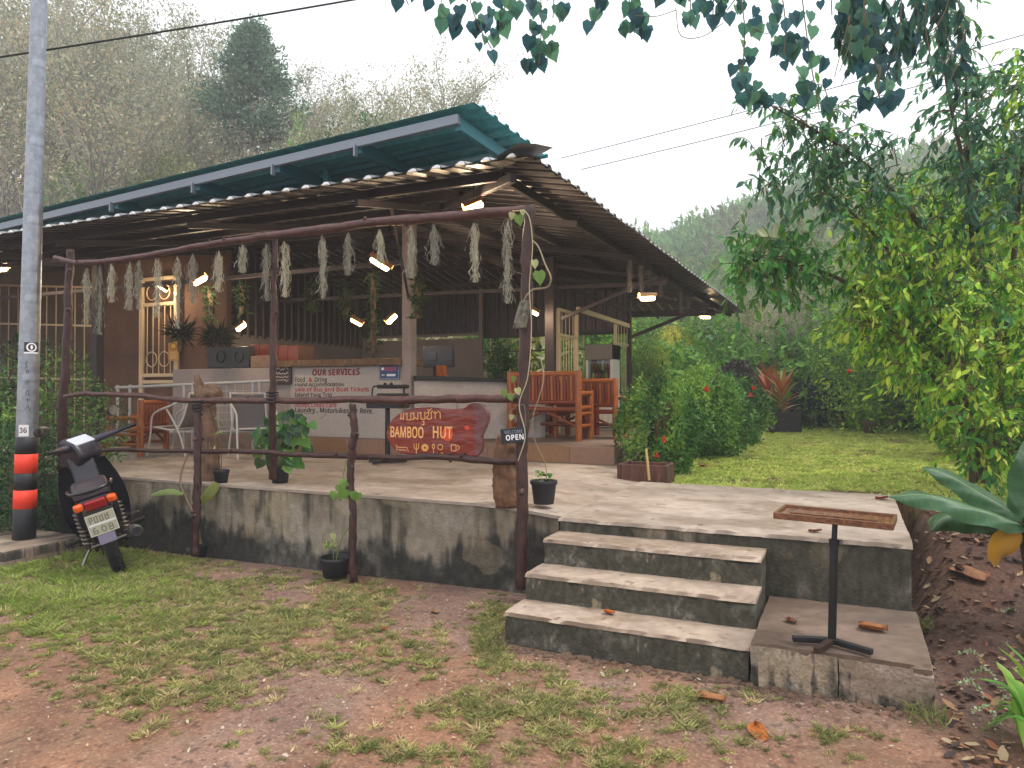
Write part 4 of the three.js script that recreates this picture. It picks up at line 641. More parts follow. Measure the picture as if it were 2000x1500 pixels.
// ---------- bamboo lamps, lit ----------
{
  const bulbM = new THREE.MeshStandardMaterial({ color: '#fff0d0', emissive: new THREE.Color(1, 0.72, 0.36), emissiveIntensity: 12, roughness: 0.4 }), shadeM = std('#c98a4a', 0.55, { map: T.wood }), inner = std('#e6c890', 0.5);
  const mk = (label, p, tilt, len, I, up = 0.35) => {
    const t = thing('bamboo_lamp', label, 'lamp', p, 0, 'lit bamboo lamps under the roof');
    const ax = rt.clone().multiplyScalar(Math.cos(tilt)).addScaledVector(Y, Math.sin(tilt)).addScaledVector(fh, 0.12).normalize(), q = new THREE.Quaternion().setFromUnitVectors(V3(1, 0, 0), ax);
    const shell = new THREE.CylinderGeometry(0.062, 0.05, len, 18, 1, true, Math.PI * 0.5, Math.PI).rotateZ(Math.PI / 2).rotateX(Math.PI * 0.5); // open below
    const hold = (g) => g.applyQuaternion(q);
    const sh = new THREE.CylinderGeometry(0.068, 0.056, len, 18, 1, true, 0, Math.PI); sh.rotateZ(Math.PI / 2); let cy = 0; const pp = sh.attributes.position; for (let i = 0; i < pp.count; i++) cy += pp.getY(i); if (cy < 0) sh.rotateX(Math.PI); else if (Math.abs(cy) < 0.01 * pp.count) { let cz = 0; for (let i = 0; i < pp.count; i++) cz += pp.getZ(i); sh.rotateX(cz > 0 ? -Math.PI / 2 : Math.PI / 2); }
    part('shade', hold(sh), shadeM, t);
    part('bulb', hold(new THREE.CapsuleGeometry(0.034, len * 0.62, 5, 12).rotateZ(Math.PI / 2).translate(0, -0.02, 0)), bulbM, t);
    part('cord', rodG(V3(0, 0.05, 0), V3(0, up, 0), 0.004, 0.004, 5), M.wire, t);
    const L = new THREE.PointLight(new THREE.Color(1, 0.72, 0.44), I * 1.15, 0, 2); L.position.set(0, -0.02, 0); L.castShadow = true; L.shadow.radius = 3; t.add(L);
  };
  const list = [
    ['bamboo lamp glowing just above the fence top beam near the roof corner', hitD(925, 402, 6.3), 0.45, 0.2, 3.2], ['bamboo lamp glowing beside the moss before the ornate cream door', hitD(389, 547, 7.6), 0.55, 0.24, 3.6],
    ['bamboo lamp glowing above the black speaker cabinet', hitD(470, 638, 9.4), 0.7, 0.2, 3.2], ['bamboo lamp turned sideways below the roof left of the concrete column', hitD(743, 513, 7.2), -0.55, 0.3, 1.2],
    ['bamboo lamp glowing over the wooden counter top beside the concrete column', hitD(764, 622, 9.3), 0.8, 0.2, 2.6], ['bamboo lamp tilted down over the middle of the counter', hitD(697, 627, 9.6), -0.5, 0.22, 1.2],
    ['bamboo lamp glowing under the side eave above the hedge', hitD(1265, 580, 9.8), 0.05, 0.24, 2.6], ['bamboo lamp behind the corner post near the lattice doors', hitD(1044, 608, 10.8), -0.5, 0.16, 1.4],
    ['bamboo lamp glowing behind the utility pole', hitD(2, 525, 8.0), 0.2, 0.26, 3.0], ['bamboo lamp at the far end of the side eave', hitX(1378, 618, XR - 0.8), 0, 0.3, 1.6], ['bamboo lamp shining onto the cream frame of the ornate door', hitD(318, 561, 9.95), -0.6, 0.24, 2.2],
  ];
  for (const [l, p, ti, len, I] of list) mk(l, p, ti, len, I, Math.max(0.1, roofH(p.x, -p.z) - p.y - 0.05));
}
// ---------- the wooden stand on the slab ----------
{
  const b = hitH(1625, 1262, 0.24), t = thing('menu_stand', 'wooden reading stand on a thin black pole over the low slab', 'stand', V3(b.x, 0.24, b.z)), D = -b.z, tp = hitD(1629, 1018, D).y - 0.24;
  part('pole', rodG(V3(0, 0.03, 0), V3(0.012, 0.55, 0), 0.021), M.black, t); part('inner_pole', rodG(V3(0.012, 0.55, 0), V3(0.018, tp, 0), 0.014), M.darkgrey, t); part('collar', place(new THREE.CylinderGeometry(0.026, 0.026, 0.04, 14), 0.012, 0.55, 0), M.black, t); part('clamp_knob', place(new THREE.SphereGeometry(0.012, 8, 6), 0.045, 0.56, 0), M.steel, t);
  for (const a of [[1548, 1247], [1703, 1274]]) { const q = hitH(a[0], a[1], 0.27).sub(t.position); part('foot', barG(V3(0, 0.03, 0), q, 0.035, 0.03), M.black, t); } part('foot', barG(V3(0, 0.03, 0), V3(-0.07, 0.02, 0.17), 0.035, 0.03), M.rust, t);
  const top = new THREE.Group(); top.name = 'reading_board'; top.position.set(0.018, tp + 0.02, 0); top.rotation.set(0.0, -0.1, -0.015); t.add(top);
  const w = 0.54, d = 0.3; part('panel', uvMetres(boxG(w, 0.014, d, 0.003), 0.5), M.board, top); for (const z of [-1, 1]) part('edging', place(boxG(w + 0.03, 0.034, 0.016, 0.003), 0, 0.006, z * (d / 2 + 0.008)), M.board, top); for (const x of [-1, 1]) part('edging', place(boxG(0.016, 0.034, d, 0.003), x * (w / 2 + 0.008), 0.006, 0), M.board, top);
  part('book_ledge', place(boxG(w * 0.78, 0.02, 0.02, 0.003), 0.0, 0.016, d / 2 - 0.05), M.board, top);
}
// ---------- wooden pieces on the terrace ----------
{
  const lump = (pts, rad, seed, sc = [1, 1, 1]) => { const g = tubeG(spline(pts, 22), Array.from({ length: 23 }, (_, i) => { const k = i / 22 * (rad.length - 1), j = Math.min(rad.length - 2, Math.floor(k)); return lerp(rad[j], rad[j + 1], k - j); }), 14, { wob: 0.11, seed, uvl: 0.6 }); return g; };
  const a = hitH(978, 990, TERR), D = -a.z + 0.04; lone('log_stump', lump([P(a.x, TERR - 0.02, D + 0.1), P(a.x - 0.01, TERR + 0.25, D + 0.1), P(a.x + 0.01, hitD(985, 850, D).y, D + 0.1)], [0.1, 0.125, 0.12, 0.115, 0.1], 51), M.logwood, 'weathered log standing against the corner post below the open sign', 'log');
  const b = hitH(412, 943, TERR), Db = -b.z + 0.12; const t = thing('driftwood_stump', 'tall knotted driftwood tied behind the fence post near the small pot', 'driftwood');
  part('trunk', lump([hitD(408, 946, Db), hitD(412, 880, Db), hitD(405, 820, Db), hitD(404, 775, Db)], [0.08, 0.095, 0.07, 0.08, 0.095, 0.055], 53), M.driftwood, t); part('knot', lump([hitD(404, 790, Db), hitD(412, 768, Db), hitD(428, 772, Db)], [0.08, 0.1, 0.05], 54), M.driftwood, t); part('snag', lump([hitD(398, 780, Db), hitD(388, 752, Db), hitD(384, 733, Db)], [0.07, 0.05, 0.02], 55), M.driftwood, t);
  const p0 = hitD(1023, 588, DR - 0.2), p1 = hitD(1017, 642, DR - 0.2), h = thing('hanging_bark', 'mossy block of bark hung on the corner post by a vine', 'bark'); const sd = p0.y - p1.y; const g = uvMetres(boxG(0.1, sd, 0.06, 0.012), 0.3); const pa = g.attributes.position; for (let i = 0; i < pa.count; i++) { const k = 0.72 + 0.28 * (0.5 - pa.getY(i) / sd); pa.setX(i, pa.getX(i) * k + 0.05 * (pa.getY(i) / sd) ); } g.computeVertexNormals();
  const m = part('block', g, std('#b7b09c', 0.95, { map: T.bark, bumpMap: T.coarse, bumpScale: 0.015 }), h); m.position.copy(p0.clone().lerp(p1, 0.5)); part('loop', wireG([p0, hitD(1030, 575, DR - 0.2), hitD(1040, 566, DR - 0.18), hitD(1070, 560, DR - 0.15), hitD(1076, 545, DR - 0.15), hitD(1064, 515, DR - 0.12), hitD(1050, 480, DR - 0.1), hitD(1040, 470, DR - 0.1)], 0.007, 30), std('#8a7a62', 0.8), h);
}
// ---------- motorcycle ----------
{
  const q = hitH(240, 1112, -0.02), t = thing('motorcycle', 'dusty dark underbone motorcycle leaning on its stand beside the banded pole', 'motorcycle', V3(q.x - 0.06, groundH(q.x, -q.z) - 0.01, q.z - 0.02));
  t.rotation.set(-0.3, Math.PI - 0.58, 0, 'YXZ'); t.scale.setScalar(1.12);
  const steer = new THREE.Matrix4().makeTranslation(0.9, 0, 0).multiply(new THREE.Matrix4().makeRotationY(0.6)).multiply(new THREE.Matrix4().makeTranslation(-0.9, 0, 0)), turned = (o) => { if (o.isMesh) o.geometry.applyMatrix4(steer); else { o.position.applyMatrix4(steer); o.rotation.y += 0.6; } return o; };
  const wheel = (name, x) => { const w = new THREE.Group(); w.name = name; w.position.set(x, 0.275, 0); if (x > 1) turned(w); t.add(w); part('tyre', new THREE.TorusGeometry(0.23, 0.05, 12, 40), M.rubber, w); part('rim', new THREE.TorusGeometry(0.195, 0.014, 8, 36), M.steel, w); part('hub', new THREE.CylinderGeometry(0.06, 0.06, 0.11, 16).rotateX(Math.PI / 2), M.rust, w); const sp = []; for (let i = 0; i < 20; i++) { const a = i / 20 * 6.283; sp.push(rodG(V3(Math.cos(a) * 0.05, Math.sin(a) * 0.05, (i % 2 - 0.5) * 0.07), V3(Math.cos(a + 0.2) * 0.19, Math.sin(a + 0.2) * 0.19, 0), 0.002, 0.002, 4)); } part('spokes', merged(sp), M.steel, w);
    const tr = []; for (let i = 0; i < 46; i++) { const a = i / 46 * 6.283; for (const s of [-1, 1]) tr.push(place(boxG(0.012, 0.026, 0.022, 0), Math.cos(a + s * 0.03) * 0.277, Math.sin(a + s * 0.03) * 0.277, s * 0.02, 0, 0, a + Math.PI / 2 + Math.PI / 2)); } part('tread', merged(tr), M.rubber, w); };
  wheel('rear_wheel', 0); wheel('front_wheel', 1.2);
  const body = std('#221f2a', 0.34, { bumpMap: T.fine, bumpScale: 0.0006 }), plum = std('#352e3c', 0.45), dusty = std('#4a4238', 0.7), extr = (pts, dep, m, name, z = 0, bev = 0.02) => { const s = new THREE.Shape(); const c = new THREE.SplineCurve(pts.map(([x, y]) => new THREE.Vector2(x, y))); const pp = new THREE.CatmullRomCurve3(pts.map(([x, y]) => V3(x, y, 0)), true, 'catmullrom', 0.3); for (let i = 0; i < 48; i++) { const p = pp.getPoint(i / 48); i ? s.lineTo(p.x, p.y) : s.moveTo(p.x, p.y); } return part(name, place(new THREE.ExtrudeGeometry(s, { depth: dep, bevelEnabled: true, bevelSize: bev, bevelThickness: bev, bevelSegments: 3 }), 0, 0, z - dep / 2), m, t); };
  extr([[-0.26, 0.66], [-0.2, 0.56], [0.05, 0.5], [0.35, 0.42], [0.5, 0.44], [0.42, 0.6], [0.1, 0.7], [-0.2, 0.72]], 0.17, plum, 'tail_body');
  extr([[-0.24, 0.73], [-0.05, 0.76], [0.2, 0.76], [0.45, 0.72], [0.56, 0.7], [0.5, 0.66], [0.2, 0.68], [-0.22, 0.7]], 0.2, std('#2b2029', 0.45, { bumpMap: T.coarse, bumpScale: 0.004 }), 'seat', 0, 0.03);
  extr([[0.45, 0.5], [0.62, 0.42], [0.78, 0.5], [0.86, 0.75], [0.88, 0.9], [0.8, 0.92], [0.72, 0.7], [0.6, 0.6], [0.48, 0.6]], 0.16, body, 'centre_body');
  for (const s of [-1, 1]) { const g = new THREE.PlaneGeometry(0.26, 0.66, 6, 10), p = g.attributes.position; for (let i = 0; i < p.count; i++) { const u = p.getX(i) / 0.26 + 0.5, v = p.getY(i) / 0.66 + 0.5, taper = 0.55 + 0.45 * Math.sin(Math.PI * clamp(v * 0.8 + 0.15)); p.setXYZ(i, 0.74 + 0.14 * v - 0.07 * u * u, 0.26 + 0.62 * v, s * (0.06 + 0.2 * u * taper)); } g.computeVertexNormals(); part('leg_shield', g, std('#0e0d13', 0.25), t); }
  for (const s of [-1, 1]) extr([[-0.1, 0.6], [0.2, 0.5], [0.55, 0.36], [0.62, 0.26], [0.5, 0.24], [0.3, 0.34], [0.0, 0.46]], 0.02, plum, 'side_cover', s * 0.13, 0.012);
  // dashboard, handlebar
  turned(extr([[0.76, 0.94], [0.8, 1.03], [0.92, 1.08], [1.0, 1.02], [0.98, 0.9], [0.86, 0.86]], 0.16, body, 'headlight_cowl', 0, 0.04));
  turned(part('dash_panel', place(boxG(0.13, 0.02, 0.19, 0.02), 0.81, 1.075, 0, 0, 0, 0.55), std('#c9ccd8', 0.15), t));
  turned(part('handlebar', tubeG(spline([V3(0.68, 1.06, -0.36), V3(0.76, 1.05, -0.24), V3(0.86, 1.03, -0.08), V3(0.86, 1.03, 0.08), V3(0.76, 1.05, 0.24), V3(0.68, 1.06, 0.36)], 24), [...Array(25)].map((_, i) => 0.016 + 0.022 * Math.sin(Math.PI * i / 24)), 10), plum, t));
  for (const s of [-1, 1]) { turned(part('grip', rodG(V3(0.71, 1.057, s * 0.31), V3(0.62, 1.07, s * 0.43), 0.019, 0.018, 12), M.black, t)); turned(part('lever', wireG([V3(0.78, 1.04, s * 0.26), V3(0.76, 1.03, s * 0.34), V3(0.7, 1.04, s * 0.42)], 0.006, 8), M.steel, t)); turned(part('mirror_stalk', wireG([V3(0.78, 1.06, s * 0.2), V3(0.8, 1.16, s * 0.24), V3(0.76, 1.22, s * 0.33)], 0.006, 10), M.black, t));
    const mr = new THREE.Group(); mr.name = 'mirror'; mr.position.set(0.75, 1.25, s * 0.34); mr.rotation.set(0, s * 0.25, 0.15); turned(mr); t.add(mr); part('housing', new THREE.SphereGeometry(1, 16, 12).scale(0.018, 0.048, 0.068), M.black, mr); part('mirror_glass', place(new THREE.CircleGeometry(1, 22).scale(0.06, 0.042, 1), -0.0185, 0, 0, 0, -Math.PI / 2, 0), std('#e8eee8', 0.03, { metalness: 1 }), mr); }
  // rear end
  const tl = new THREE.Group(); tl.name = 'tail_light'; tl.position.set(-0.33, 0.645, 0); tl.rotation.z = 0.25; t.add(tl); part('red_lens', boxG(0.05, 0.075, 0.15, 0.015), std('#8c0f16', 0.15), tl); for (const s of [-1, 1]) part('indicator', place(boxG(0.06, 0.06, 0.07, 0.02), 0.012, 0.005, s * 0.115, 0, -s * 0.3, 0), std('#e25a12', 0.2), tl);
  part('grab_rail', tubeG(spline([V3(0.12, 0.7, -0.14), V3(-0.12, 0.77, -0.155), V3(-0.32, 0.76, -0.12), V3(-0.36, 0.755, 0), V3(-0.32, 0.76, 0.12), V3(-0.12, 0.77, 0.155), V3(0.12, 0.7, 0.14)], 30), 0.014, 8), M.blackGloss, t);
  part('rear_mudguard', (() => { const g = new THREE.CylinderGeometry(0.33, 0.33, 0.12, 24, 1, true, 0, 1.5); g.rotateX(Math.PI / 2); g.rotateZ(Math.PI * 0.66); return place(g, 0, 0.275, 0); })(), M.darkgrey, t);
  part('side_panel', place(boxG(0.12, 0.1, 0.2, 0.03), -0.24, 0.58, 0, 0, 0, 0.2), dusty, t);
  const pl = new THREE.Group(); pl.name = 'number_plate'; pl.position.set(-0.385, 0.5, 0); pl.rotation.set(0, -Math.PI / 2, 0); pl.rotateX(0.12); t.add(pl);
  part('plate', boxG(0.2, 0.17, 0.004, 0.001), std('#ffffff', 0.45, { map: canvas(480, 400, (c, w, h) => { c.fillStyle = '#a9a493'; c.fillRect(0, 0, w, h); c.fillStyle = '#d9d9d6'; c.fillRect(20, 178, w - 40, 40); c.strokeStyle = '#d9d6c8'; c.lineWidth = 8; c.strokeRect(8, 8, w - 16, h - 16); const R = rng(3); c.strokeStyle = '#5d584c'; c.lineWidth = 15; c.lineJoin = 'round'; const gl = (x, y, k) => { c.beginPath(); for (const [a, b] of k) c.lineTo(x + a, y + b); c.stroke(); }; gl(60, 50, [[0, 110], [0, 0], [40, 0], [40, 60], [0, 60]]); for (let i = 0; i < 3; i++) gl(140 + i * 90, 50, [[0, 0], [0, 108], [46, 108], [46, 0], [20, 10 + i * 20]]); gl(70, 250, [[50, 0], [0, 20], [0, 110], [60, 110], [60, 60], [0, 60]]); c.beginPath(); c.ellipse(240, 310, 34, 54, 0, 0, 7); c.stroke(); c.beginPath(); c.ellipse(360, 285, 30, 28, 0, 0, 7); c.stroke(); c.beginPath(); c.ellipse(360, 340, 36, 30, 0, 0, 7); c.stroke(); }) }), pl);
  part('mud_flap', place(boxG(0.012, 0.1, 0.12, 0.004), -0.372, 0.385, 0, 0, 0, -0.15), std('#6b6478', 0.55), t);
  for (const s of [-1, 1]) { const coil = []; for (let i = 0; i <= 80; i++) { const u = i / 80, a = u * 8 * 6.283; coil.push(V3(lerp(0.02, 0.12, u) * 1 + Math.cos(a) * 0.032, lerp(0.3, 0.56, u), s * 0.145 + Math.sin(a) * 0.032)); } const sa = new THREE.Group(); sa.name = 'shock_absorber'; t.add(sa); part('spring', tubeG(coil, 0.006, 5), M.steel, sa); part('damper', rodG(V3(0, 0.27, s * 0.145), V3(0.12, 0.58, s * 0.145), 0.02), M.rust, sa); part('swing_arm', barG(V3(0, 0.275, s * 0.09), V3(0.5, 0.33, s * 0.09), 0.03, 0.045), M.rust, t); }
  part('exhaust', tubeG(spline([V3(-0.3, 0.33, 0.2), V3(0.0, 0.29, 0.19), V3(0.25, 0.25, 0.18), V3(0.5, 0.2, 0.14), V3(0.7, 0.22, 0.06)], 20), [...Array(21)].map((_, i) => i < 12 ? 0.05 : 0.05 - (i - 11) * 0.0035), 14), M.steel, t); part('exhaust_tip', place(new THREE.TorusGeometry(0.033, 0.014, 8, 18), -0.303, 0.331, 0.2, 0, Math.PI / 2, 0), M.darkgrey, t); part('exhaust_bore', place(new THREE.CylinderGeometry(0.024, 0.024, 0.03, 14).rotateZ(Math.PI / 2), -0.302, 0.331, 0.2), M.black, t);
  part('engine', place(boxG(0.3, 0.2, 0.2, 0.05), 0.55, 0.31, 0), M.steel, t); for (const s of [-1, 1]) { part('foot_peg', rodG(V3(0.18, 0.33, s * 0.12), V3(0.16, 0.33, s * 0.3), 0.018), M.rubber, t); part('peg_bracket', barG(V3(0.18, 0.33, s * 0.12), V3(0.4, 0.4, s * 0.1), 0.02, 0.03), M.steel, t); } part('brake_pedal', wireG([V3(0.2, 0.4, 0.18), V3(0.05, 0.42, 0.22), V3(0.0, 0.43, 0.27)], 0.008, 8), M.steel, t);
  turned(part('brake_cable', wireG([V3(0.78, 1.04, 0.24), V3(0.86, 1.12, 0.2), V3(0.98, 1.0, 0.14), V3(0.96, 0.8, 0.08)], 0.005, 14), M.black, t)); turned(part('throttle_cable', wireG([V3(0.78, 1.04, -0.22), V3(0.88, 1.1, -0.2), V3(0.98, 0.98, -0.12), V3(0.95, 0.8, -0.06)], 0.005, 14), M.black, t));
  part('brake_rod', rodG(V3(0, 0.22, 0.12), V3(0.45, 0.24, 0.14), 0.005), M.steel, t); part('sprocket', place(new THREE.CylinderGeometry(0.085, 0.085, 0.008, 28).rotateX(Math.PI / 2), 0, 0.275, -0.065), M.rust, t); part('axle', place(new THREE.CylinderGeometry(0.012, 0.012, 0.3, 10).rotateX(Math.PI / 2), 0, 0.275, 0), M.steel, t); part('rear_frame', tubeG(spline([V3(-0.3, 0.6, 0.09), V3(-0.05, 0.56, 0.11), V3(0.3, 0.42, 0.11)], 10), 0.012, 7), M.black, t);
  part('side_stand', rodG(V3(0.4, 0.26, -0.1), V3(0.3, 0.075, -0.26), 0.012), M.steel, t); part('chain_case', place(boxG(0.5, 0.09, 0.03, 0.03), 0.24, 0.29, -0.1, 0, 0, 0.1), M.rust, t);
  part('front_mudguard', (() => { const g = new THREE.CylinderGeometry(0.31, 0.31, 0.13, 24, 1, true, 0, 2.2); g.rotateX(Math.PI / 2); g.rotateZ(0.3); return place(g, 1.2, 0.275, 0); })(), body, t); for (const s of [-1, 1]) part('fork', rodG(V3(1.2, 0.275, s * 0.08), V3(0.95, 0.9, s * 0.07), 0.02), M.steel, t);
}
// ---------- grass, pebbles, litter (uncountable) ----------
function tuftG(n, seed, len) { const R = rng(seed), L = new Leaves(), one = lin('#ffffff'); for (let i = 0; i < n; i++) { const a = R() * 6.283, d = V3(Math.cos(a) * (0.35 + 0.7 * R()), 1, Math.sin(a) * (0.35 + 0.7 * R())), c = one.clone().multiplyScalar(0.75 + 0.5 * R()), s = len * (0.5 + 0.7 * R()), b2 = R() * 6.283, p = V3(Math.cos(b2) * 0.035 * R(), -0.004, Math.sin(b2) * 0.035 * R()); L.add(p, d, V3(-d.x, 0.7, -d.z), s, 0.0052 + 0.003 * R(), c, 0, 0.4); } return L.build(); }
function scatter(name, label, cat, geo, mat, list) { // list of [pos, scale, turn, colour, normal?]
  const m = new THREE.InstancedMesh(geo, mat, list.length), q = new THREE.Quaternion(), M4 = new THREE.Matrix4(), e = new THREE.Euler();
  list.forEach(([p, s, a, c, tilt = 0], i) => { q.setFromEuler(e.set(tilt, a, tilt * 0.7)); M4.compose(p, q, typeof s === 'number' ? V3(s, s, s) : s); m.setMatrixAt(i, M4); if (c) m.setColorAt(i, c); });
  m.name = numbered(name); m.castShadow = m.receiveShadow = true; scene.add(m); tag(m, label, cat, null, 'stuff'); return m;
}
const grassMat = leafMat('#ffffff', { t: 0.25, rough: 0.7 });
{
  const blobs = [[120, 1150, 330, 70, 1.15], [300, 1220, 330, 90, 1], [180, 1300, 330, 90, 0.85], [420, 1350, 240, 70, 0.75], [690, 1165, 80, 55, 0.95], [965, 1250, 34, 55, 1.4], [560, 1420, 220, 60, 0.62], [720, 1290, 300, 55, 0.62], [1060, 1390, 240, 50, 0.8], [1320, 1385, 90, 40, 0.95], [1020, 1470, 420, 45, 0.72], [300, 1110, 220, 40, 0.9], [60, 1090, 140, 35, 1.2]];
  const R = rng(901), sets = [[], [], []], g1 = lin('#93ab4a'), g2 = lin('#b5b874'), g3 = lin('#a39d68'), g4 = lin('#cdbf92'), g5 = lin('#76864a');
  for (let k = 0; k < 90000 && sets[0].length + sets[1].length + sets[2].length < 8200; k++) {
    const X = lerp(-9.5, 1.4, R()), D = lerp(1.4, 5.15, R()); if (X > -2.1 && X < 0.45 && D > 4.05) continue; if (X < -7.1 && D > 4.1) continue;
    const p = P(X, groundH(X, D), D), [x, y] = toPx(p); if (y < 900 || x < -60 || x > 1750 || y > 1540) continue;
    let w = 0; for (const [bx, by, rx, ry, s] of blobs) w = Math.max(w, s * Math.exp(-0.5 * (((x - bx) / rx) ** 2 + ((y - by) / ry) ** 2)));
    const n = fbm(X * 2.2, D * 2.2, 911, 4), n2 = fbm(X * 9, D * 9, 917, 3); const pr = w * 0.9 + (n - 0.5) * 1.3 + (n2 - 0.5) * 1.1 - 0.12; if (pr * pr * Math.sign(pr) * 0.85 < R()) continue;
    const left = sstep(560, 80, x) * sstep(1340, 1140, y) * 0.8, c = (left > R() ? g1.clone().lerp(g2, R() * 0.7) : [g2, g3, g5, g4][Math.floor(R() * 4)].clone().lerp(g3, R() * 0.6)); c.multiplyScalar(0.75 + 0.5 * R());
    sets[Math.floor(R() * 3)].push([p, (0.35 + 0.75 * R() * R() + 0.2 * pr) * (1 + 0.6 * left * (y < 1180 ? 1 : 0.3)), R() * 6.28, c]);
  }
  sets.forEach((s, i) => scatter('grass', ['patchy short grass in bare soil before the terrace wall', 'flattened mixed grass on the worn forecourt', 'yellowish tufts of grass on the worn forecourt'][i], 'grass', tuftG(20, 930 + i, 0.055), grassMat, s));
  const lawn = [[], []]; for (let k = 0; k < 30000 && lawn[0].length + lawn[1].length < 21000; k++) { const D = 7.5 + 14 * Math.pow(R(), 1.6), X = lerp(-2.15, 9, R()); const [x, y] = toPx(P(X, 0.6, D)); if (x < 1150 || x > 2100) continue; if (fbm(X * 1.2, D * 1.2, 951, 3) + 0.3 * R() < 0.38 + 0.2 * sstep(8.4, 7.6, D)) continue; const c = lin('#9ab84c').lerp(lin('#dedc92'), R() * 0.95).multiplyScalar(0.8 + 0.45 * R()); lawn[k % 2].push([P(X, groundH(X, D), D), 0.7 + 0.7 * R(), R() * 6.28, c]); }
  lawn.forEach((s, i) => scatter('lawn_grass', ['mown yellow-green lawn beside the hedge', 'thin lawn grass between landing and flower bed'][i], 'grass', tuftG(16, 960 + i, 0.05), grassMat, s));
  const peb = []; for (let k = 0; k < 9000; k++) { const X = lerp(-9, 2.2, R()), D = lerp(1.4, 5.2, R()); if (X > -2.02 && X < 0.38 && D > 4.1) continue; if (fbm(X * 1.7, D * 1.7, 971, 3) < 0.42) continue; const s = 0.0025 + 0.012 * R() * R() * R(); peb.push([P(X, groundH(X, D) + s * 0.2, D), V3(s * 1.5, s * 0.8, s), R() * 6.28, lin(['#8a7468', '#a58f80', '#6b5248', '#b5a294', '#7a4a3a'][Math.floor(R() * 5)])]); }
  scatter('gravel', 'loose gravel and crumbs of earth on the forecourt', 'gravel', new THREE.IcosahedronGeometry(1, 0), std('#ffffff', 0.95), peb);
  const L = new Leaves(); L.add(V3(-0.5, 0, 0), V3(1, 0.1, 0), V3(0, 1, 0), 1, 0.5, lin('#ffffff'), 1, -0.2); const lit = [];
  for (let k = 0; k < 2600; k++) { const X = 0.38 + 2.6 * R(), D = lerp(3.2, 8.2, R()), s = 0.03 + 0.06 * R(); lit.push([P(X, groundH(X, D) + 0.006, D), s, R() * 6.28, lin(['#4a3024', '#6b4a34', '#8a6a4a', '#3a2a24', '#7a4a30', '#9a8468'][Math.floor(R() * 6)]), (R() - 0.5) * 0.9]); }
  for (let k = 0; k < 900; k++) { const X = lerp(-8, 0.9, R()), D = lerp(1.6, 4.2, R()), s = 0.012 + 0.03 * R() * R(); lit.push([P(X, groundH(X, D) + 0.008, D), s, R() * 6.28, lin(['#8a6a4a', '#b39a78', '#6b4a34', '#a8a288'][Math.floor(R() * 4)]), (R() - 0.5) * 0.7]); }
  scatter('leaf_litter', 'brown leaf litter on the dark soil beside the landing', 'leaf litter', L.build(), std('#ffffff', 0.85, { vertexColors: true }), lit);
}
// ---------- shrubs and trees ----------
function foliage(n, R, rx, ry, rz, len, wid, palette, o = {}) {
  const L = new Leaves(), seed = o.seed ?? 1, shape = o.shape ?? 0, v = V3();
  for (let i = 0; i < n; i++) {
    const d = rdir(R); if (o.flat && !o.full && d.y < -0.35) d.y *= -1; const la = o.lump ?? 0.55, lump = 1 - la * 0.5 + la * fbm(d.x * 2.4 + 9 + d.y, d.z * 2.4 + d.y * 2.6 + 9, seed, 4), r = (1 - 0.6 * Math.pow(R(), o.shell ?? 2.2)) * lump;
    v.set(d.x * rx * r, d.y * ry * r, d.z * rz * r); if (o.gap && fbm(v.x * o.gap + 50, v.z * o.gap + v.y * o.gap + 50, seed + 5, 2) < 0.42) continue;
    const dir = d.clone().multiplyScalar(0.7).add(rdir(R)).add(V3(0, o.droop ? -o.droop : 0.25, 0)), nor = d.clone().multiplyScalar(0.8).add(rdir(R).multiplyScalar(0.8)).add(V3(0, 0.5, 0)), s = 0.5 + 0.95 * R();
    const tn = o.clump ? fbm(v.x * o.clump + 30, v.y * o.clump + v.z * o.clump + 30, seed + 9, 2) : R(), kk = clamp(tn * 1.6 - 0.3 + (R() - 0.5) * 0.5) * (palette.length - 1), k0 = Math.floor(kk);
    L.add(v, dir, nor, len * s, wid * s, palette[k0].clone().lerp(palette[Math.min(palette.length - 1, k0 + 1)], kk - k0).multiplyScalar(0.8 + 0.4 * R()), shape, 0.15);
  }
  return L.build();
}
const LM = leafMat('#ffffff'), LMs = leafMat('#ffffff', { rough: 0.45, spec: 0.6 }), LMfar = leafMat('#ffffff', { t: 0.4, rough: 0.8 });
let shrubSeed = 4000;
function shrub(name, label, base, w, h, n, len, wid, palette, o = {}) { // base: point on the ground
  const t = thing(name, label, o.cat ?? 'shrub', base, 0, o.group), R = rng(shrubSeed++), st = [];
  for (let i = 0; i < (o.stems ?? 7); i++) { const a = R() * 6.283, r = 0.55 * R(); st.push(tubeG([V3(Math.cos(a) * 0.03, -0.05, Math.sin(a) * 0.03), V3(Math.cos(a) * r * w * 0.4, h * 0.4, Math.sin(a) * r * w * 0.4), V3(Math.cos(a) * r * w, h * 0.82, Math.sin(a) * r * w)], [0.02 * h + 0.006, 0.012 * h + 0.004, 0.004], 5)); }
  part('stems', merged(st), M.twig, t);
  const m = part('foliage', foliage(n, R, w, h * (o.full ? 0.6 : 0.48), o.wz ?? w, len, wid, palette, { seed: shrubSeed, flat: true, ...o }), o.mat ?? LM, t); m.position.y = h * 0.5; m.userData.kind = 'stuff';
  return t;
}
const lawnAt = (x, y) => { const p = hitH(x, y, 0.6); p.y = groundH(p.x, -p.z); return p; };
const mPx = (p, px) => px * toPx(p)[2] / F;     // pixels -> metres at that point
function shrubPx(name, label, cx, top, bot, hw, n, len, wid, palette, o = {}) { const p = o.at ?? lawnAt(cx, bot); const h = EYE + (764 - top) / F * toPx(p)[2] - p.y; return shrub(name, label, p, mPx(p, hw), h, n, len, wid, palette, o); }
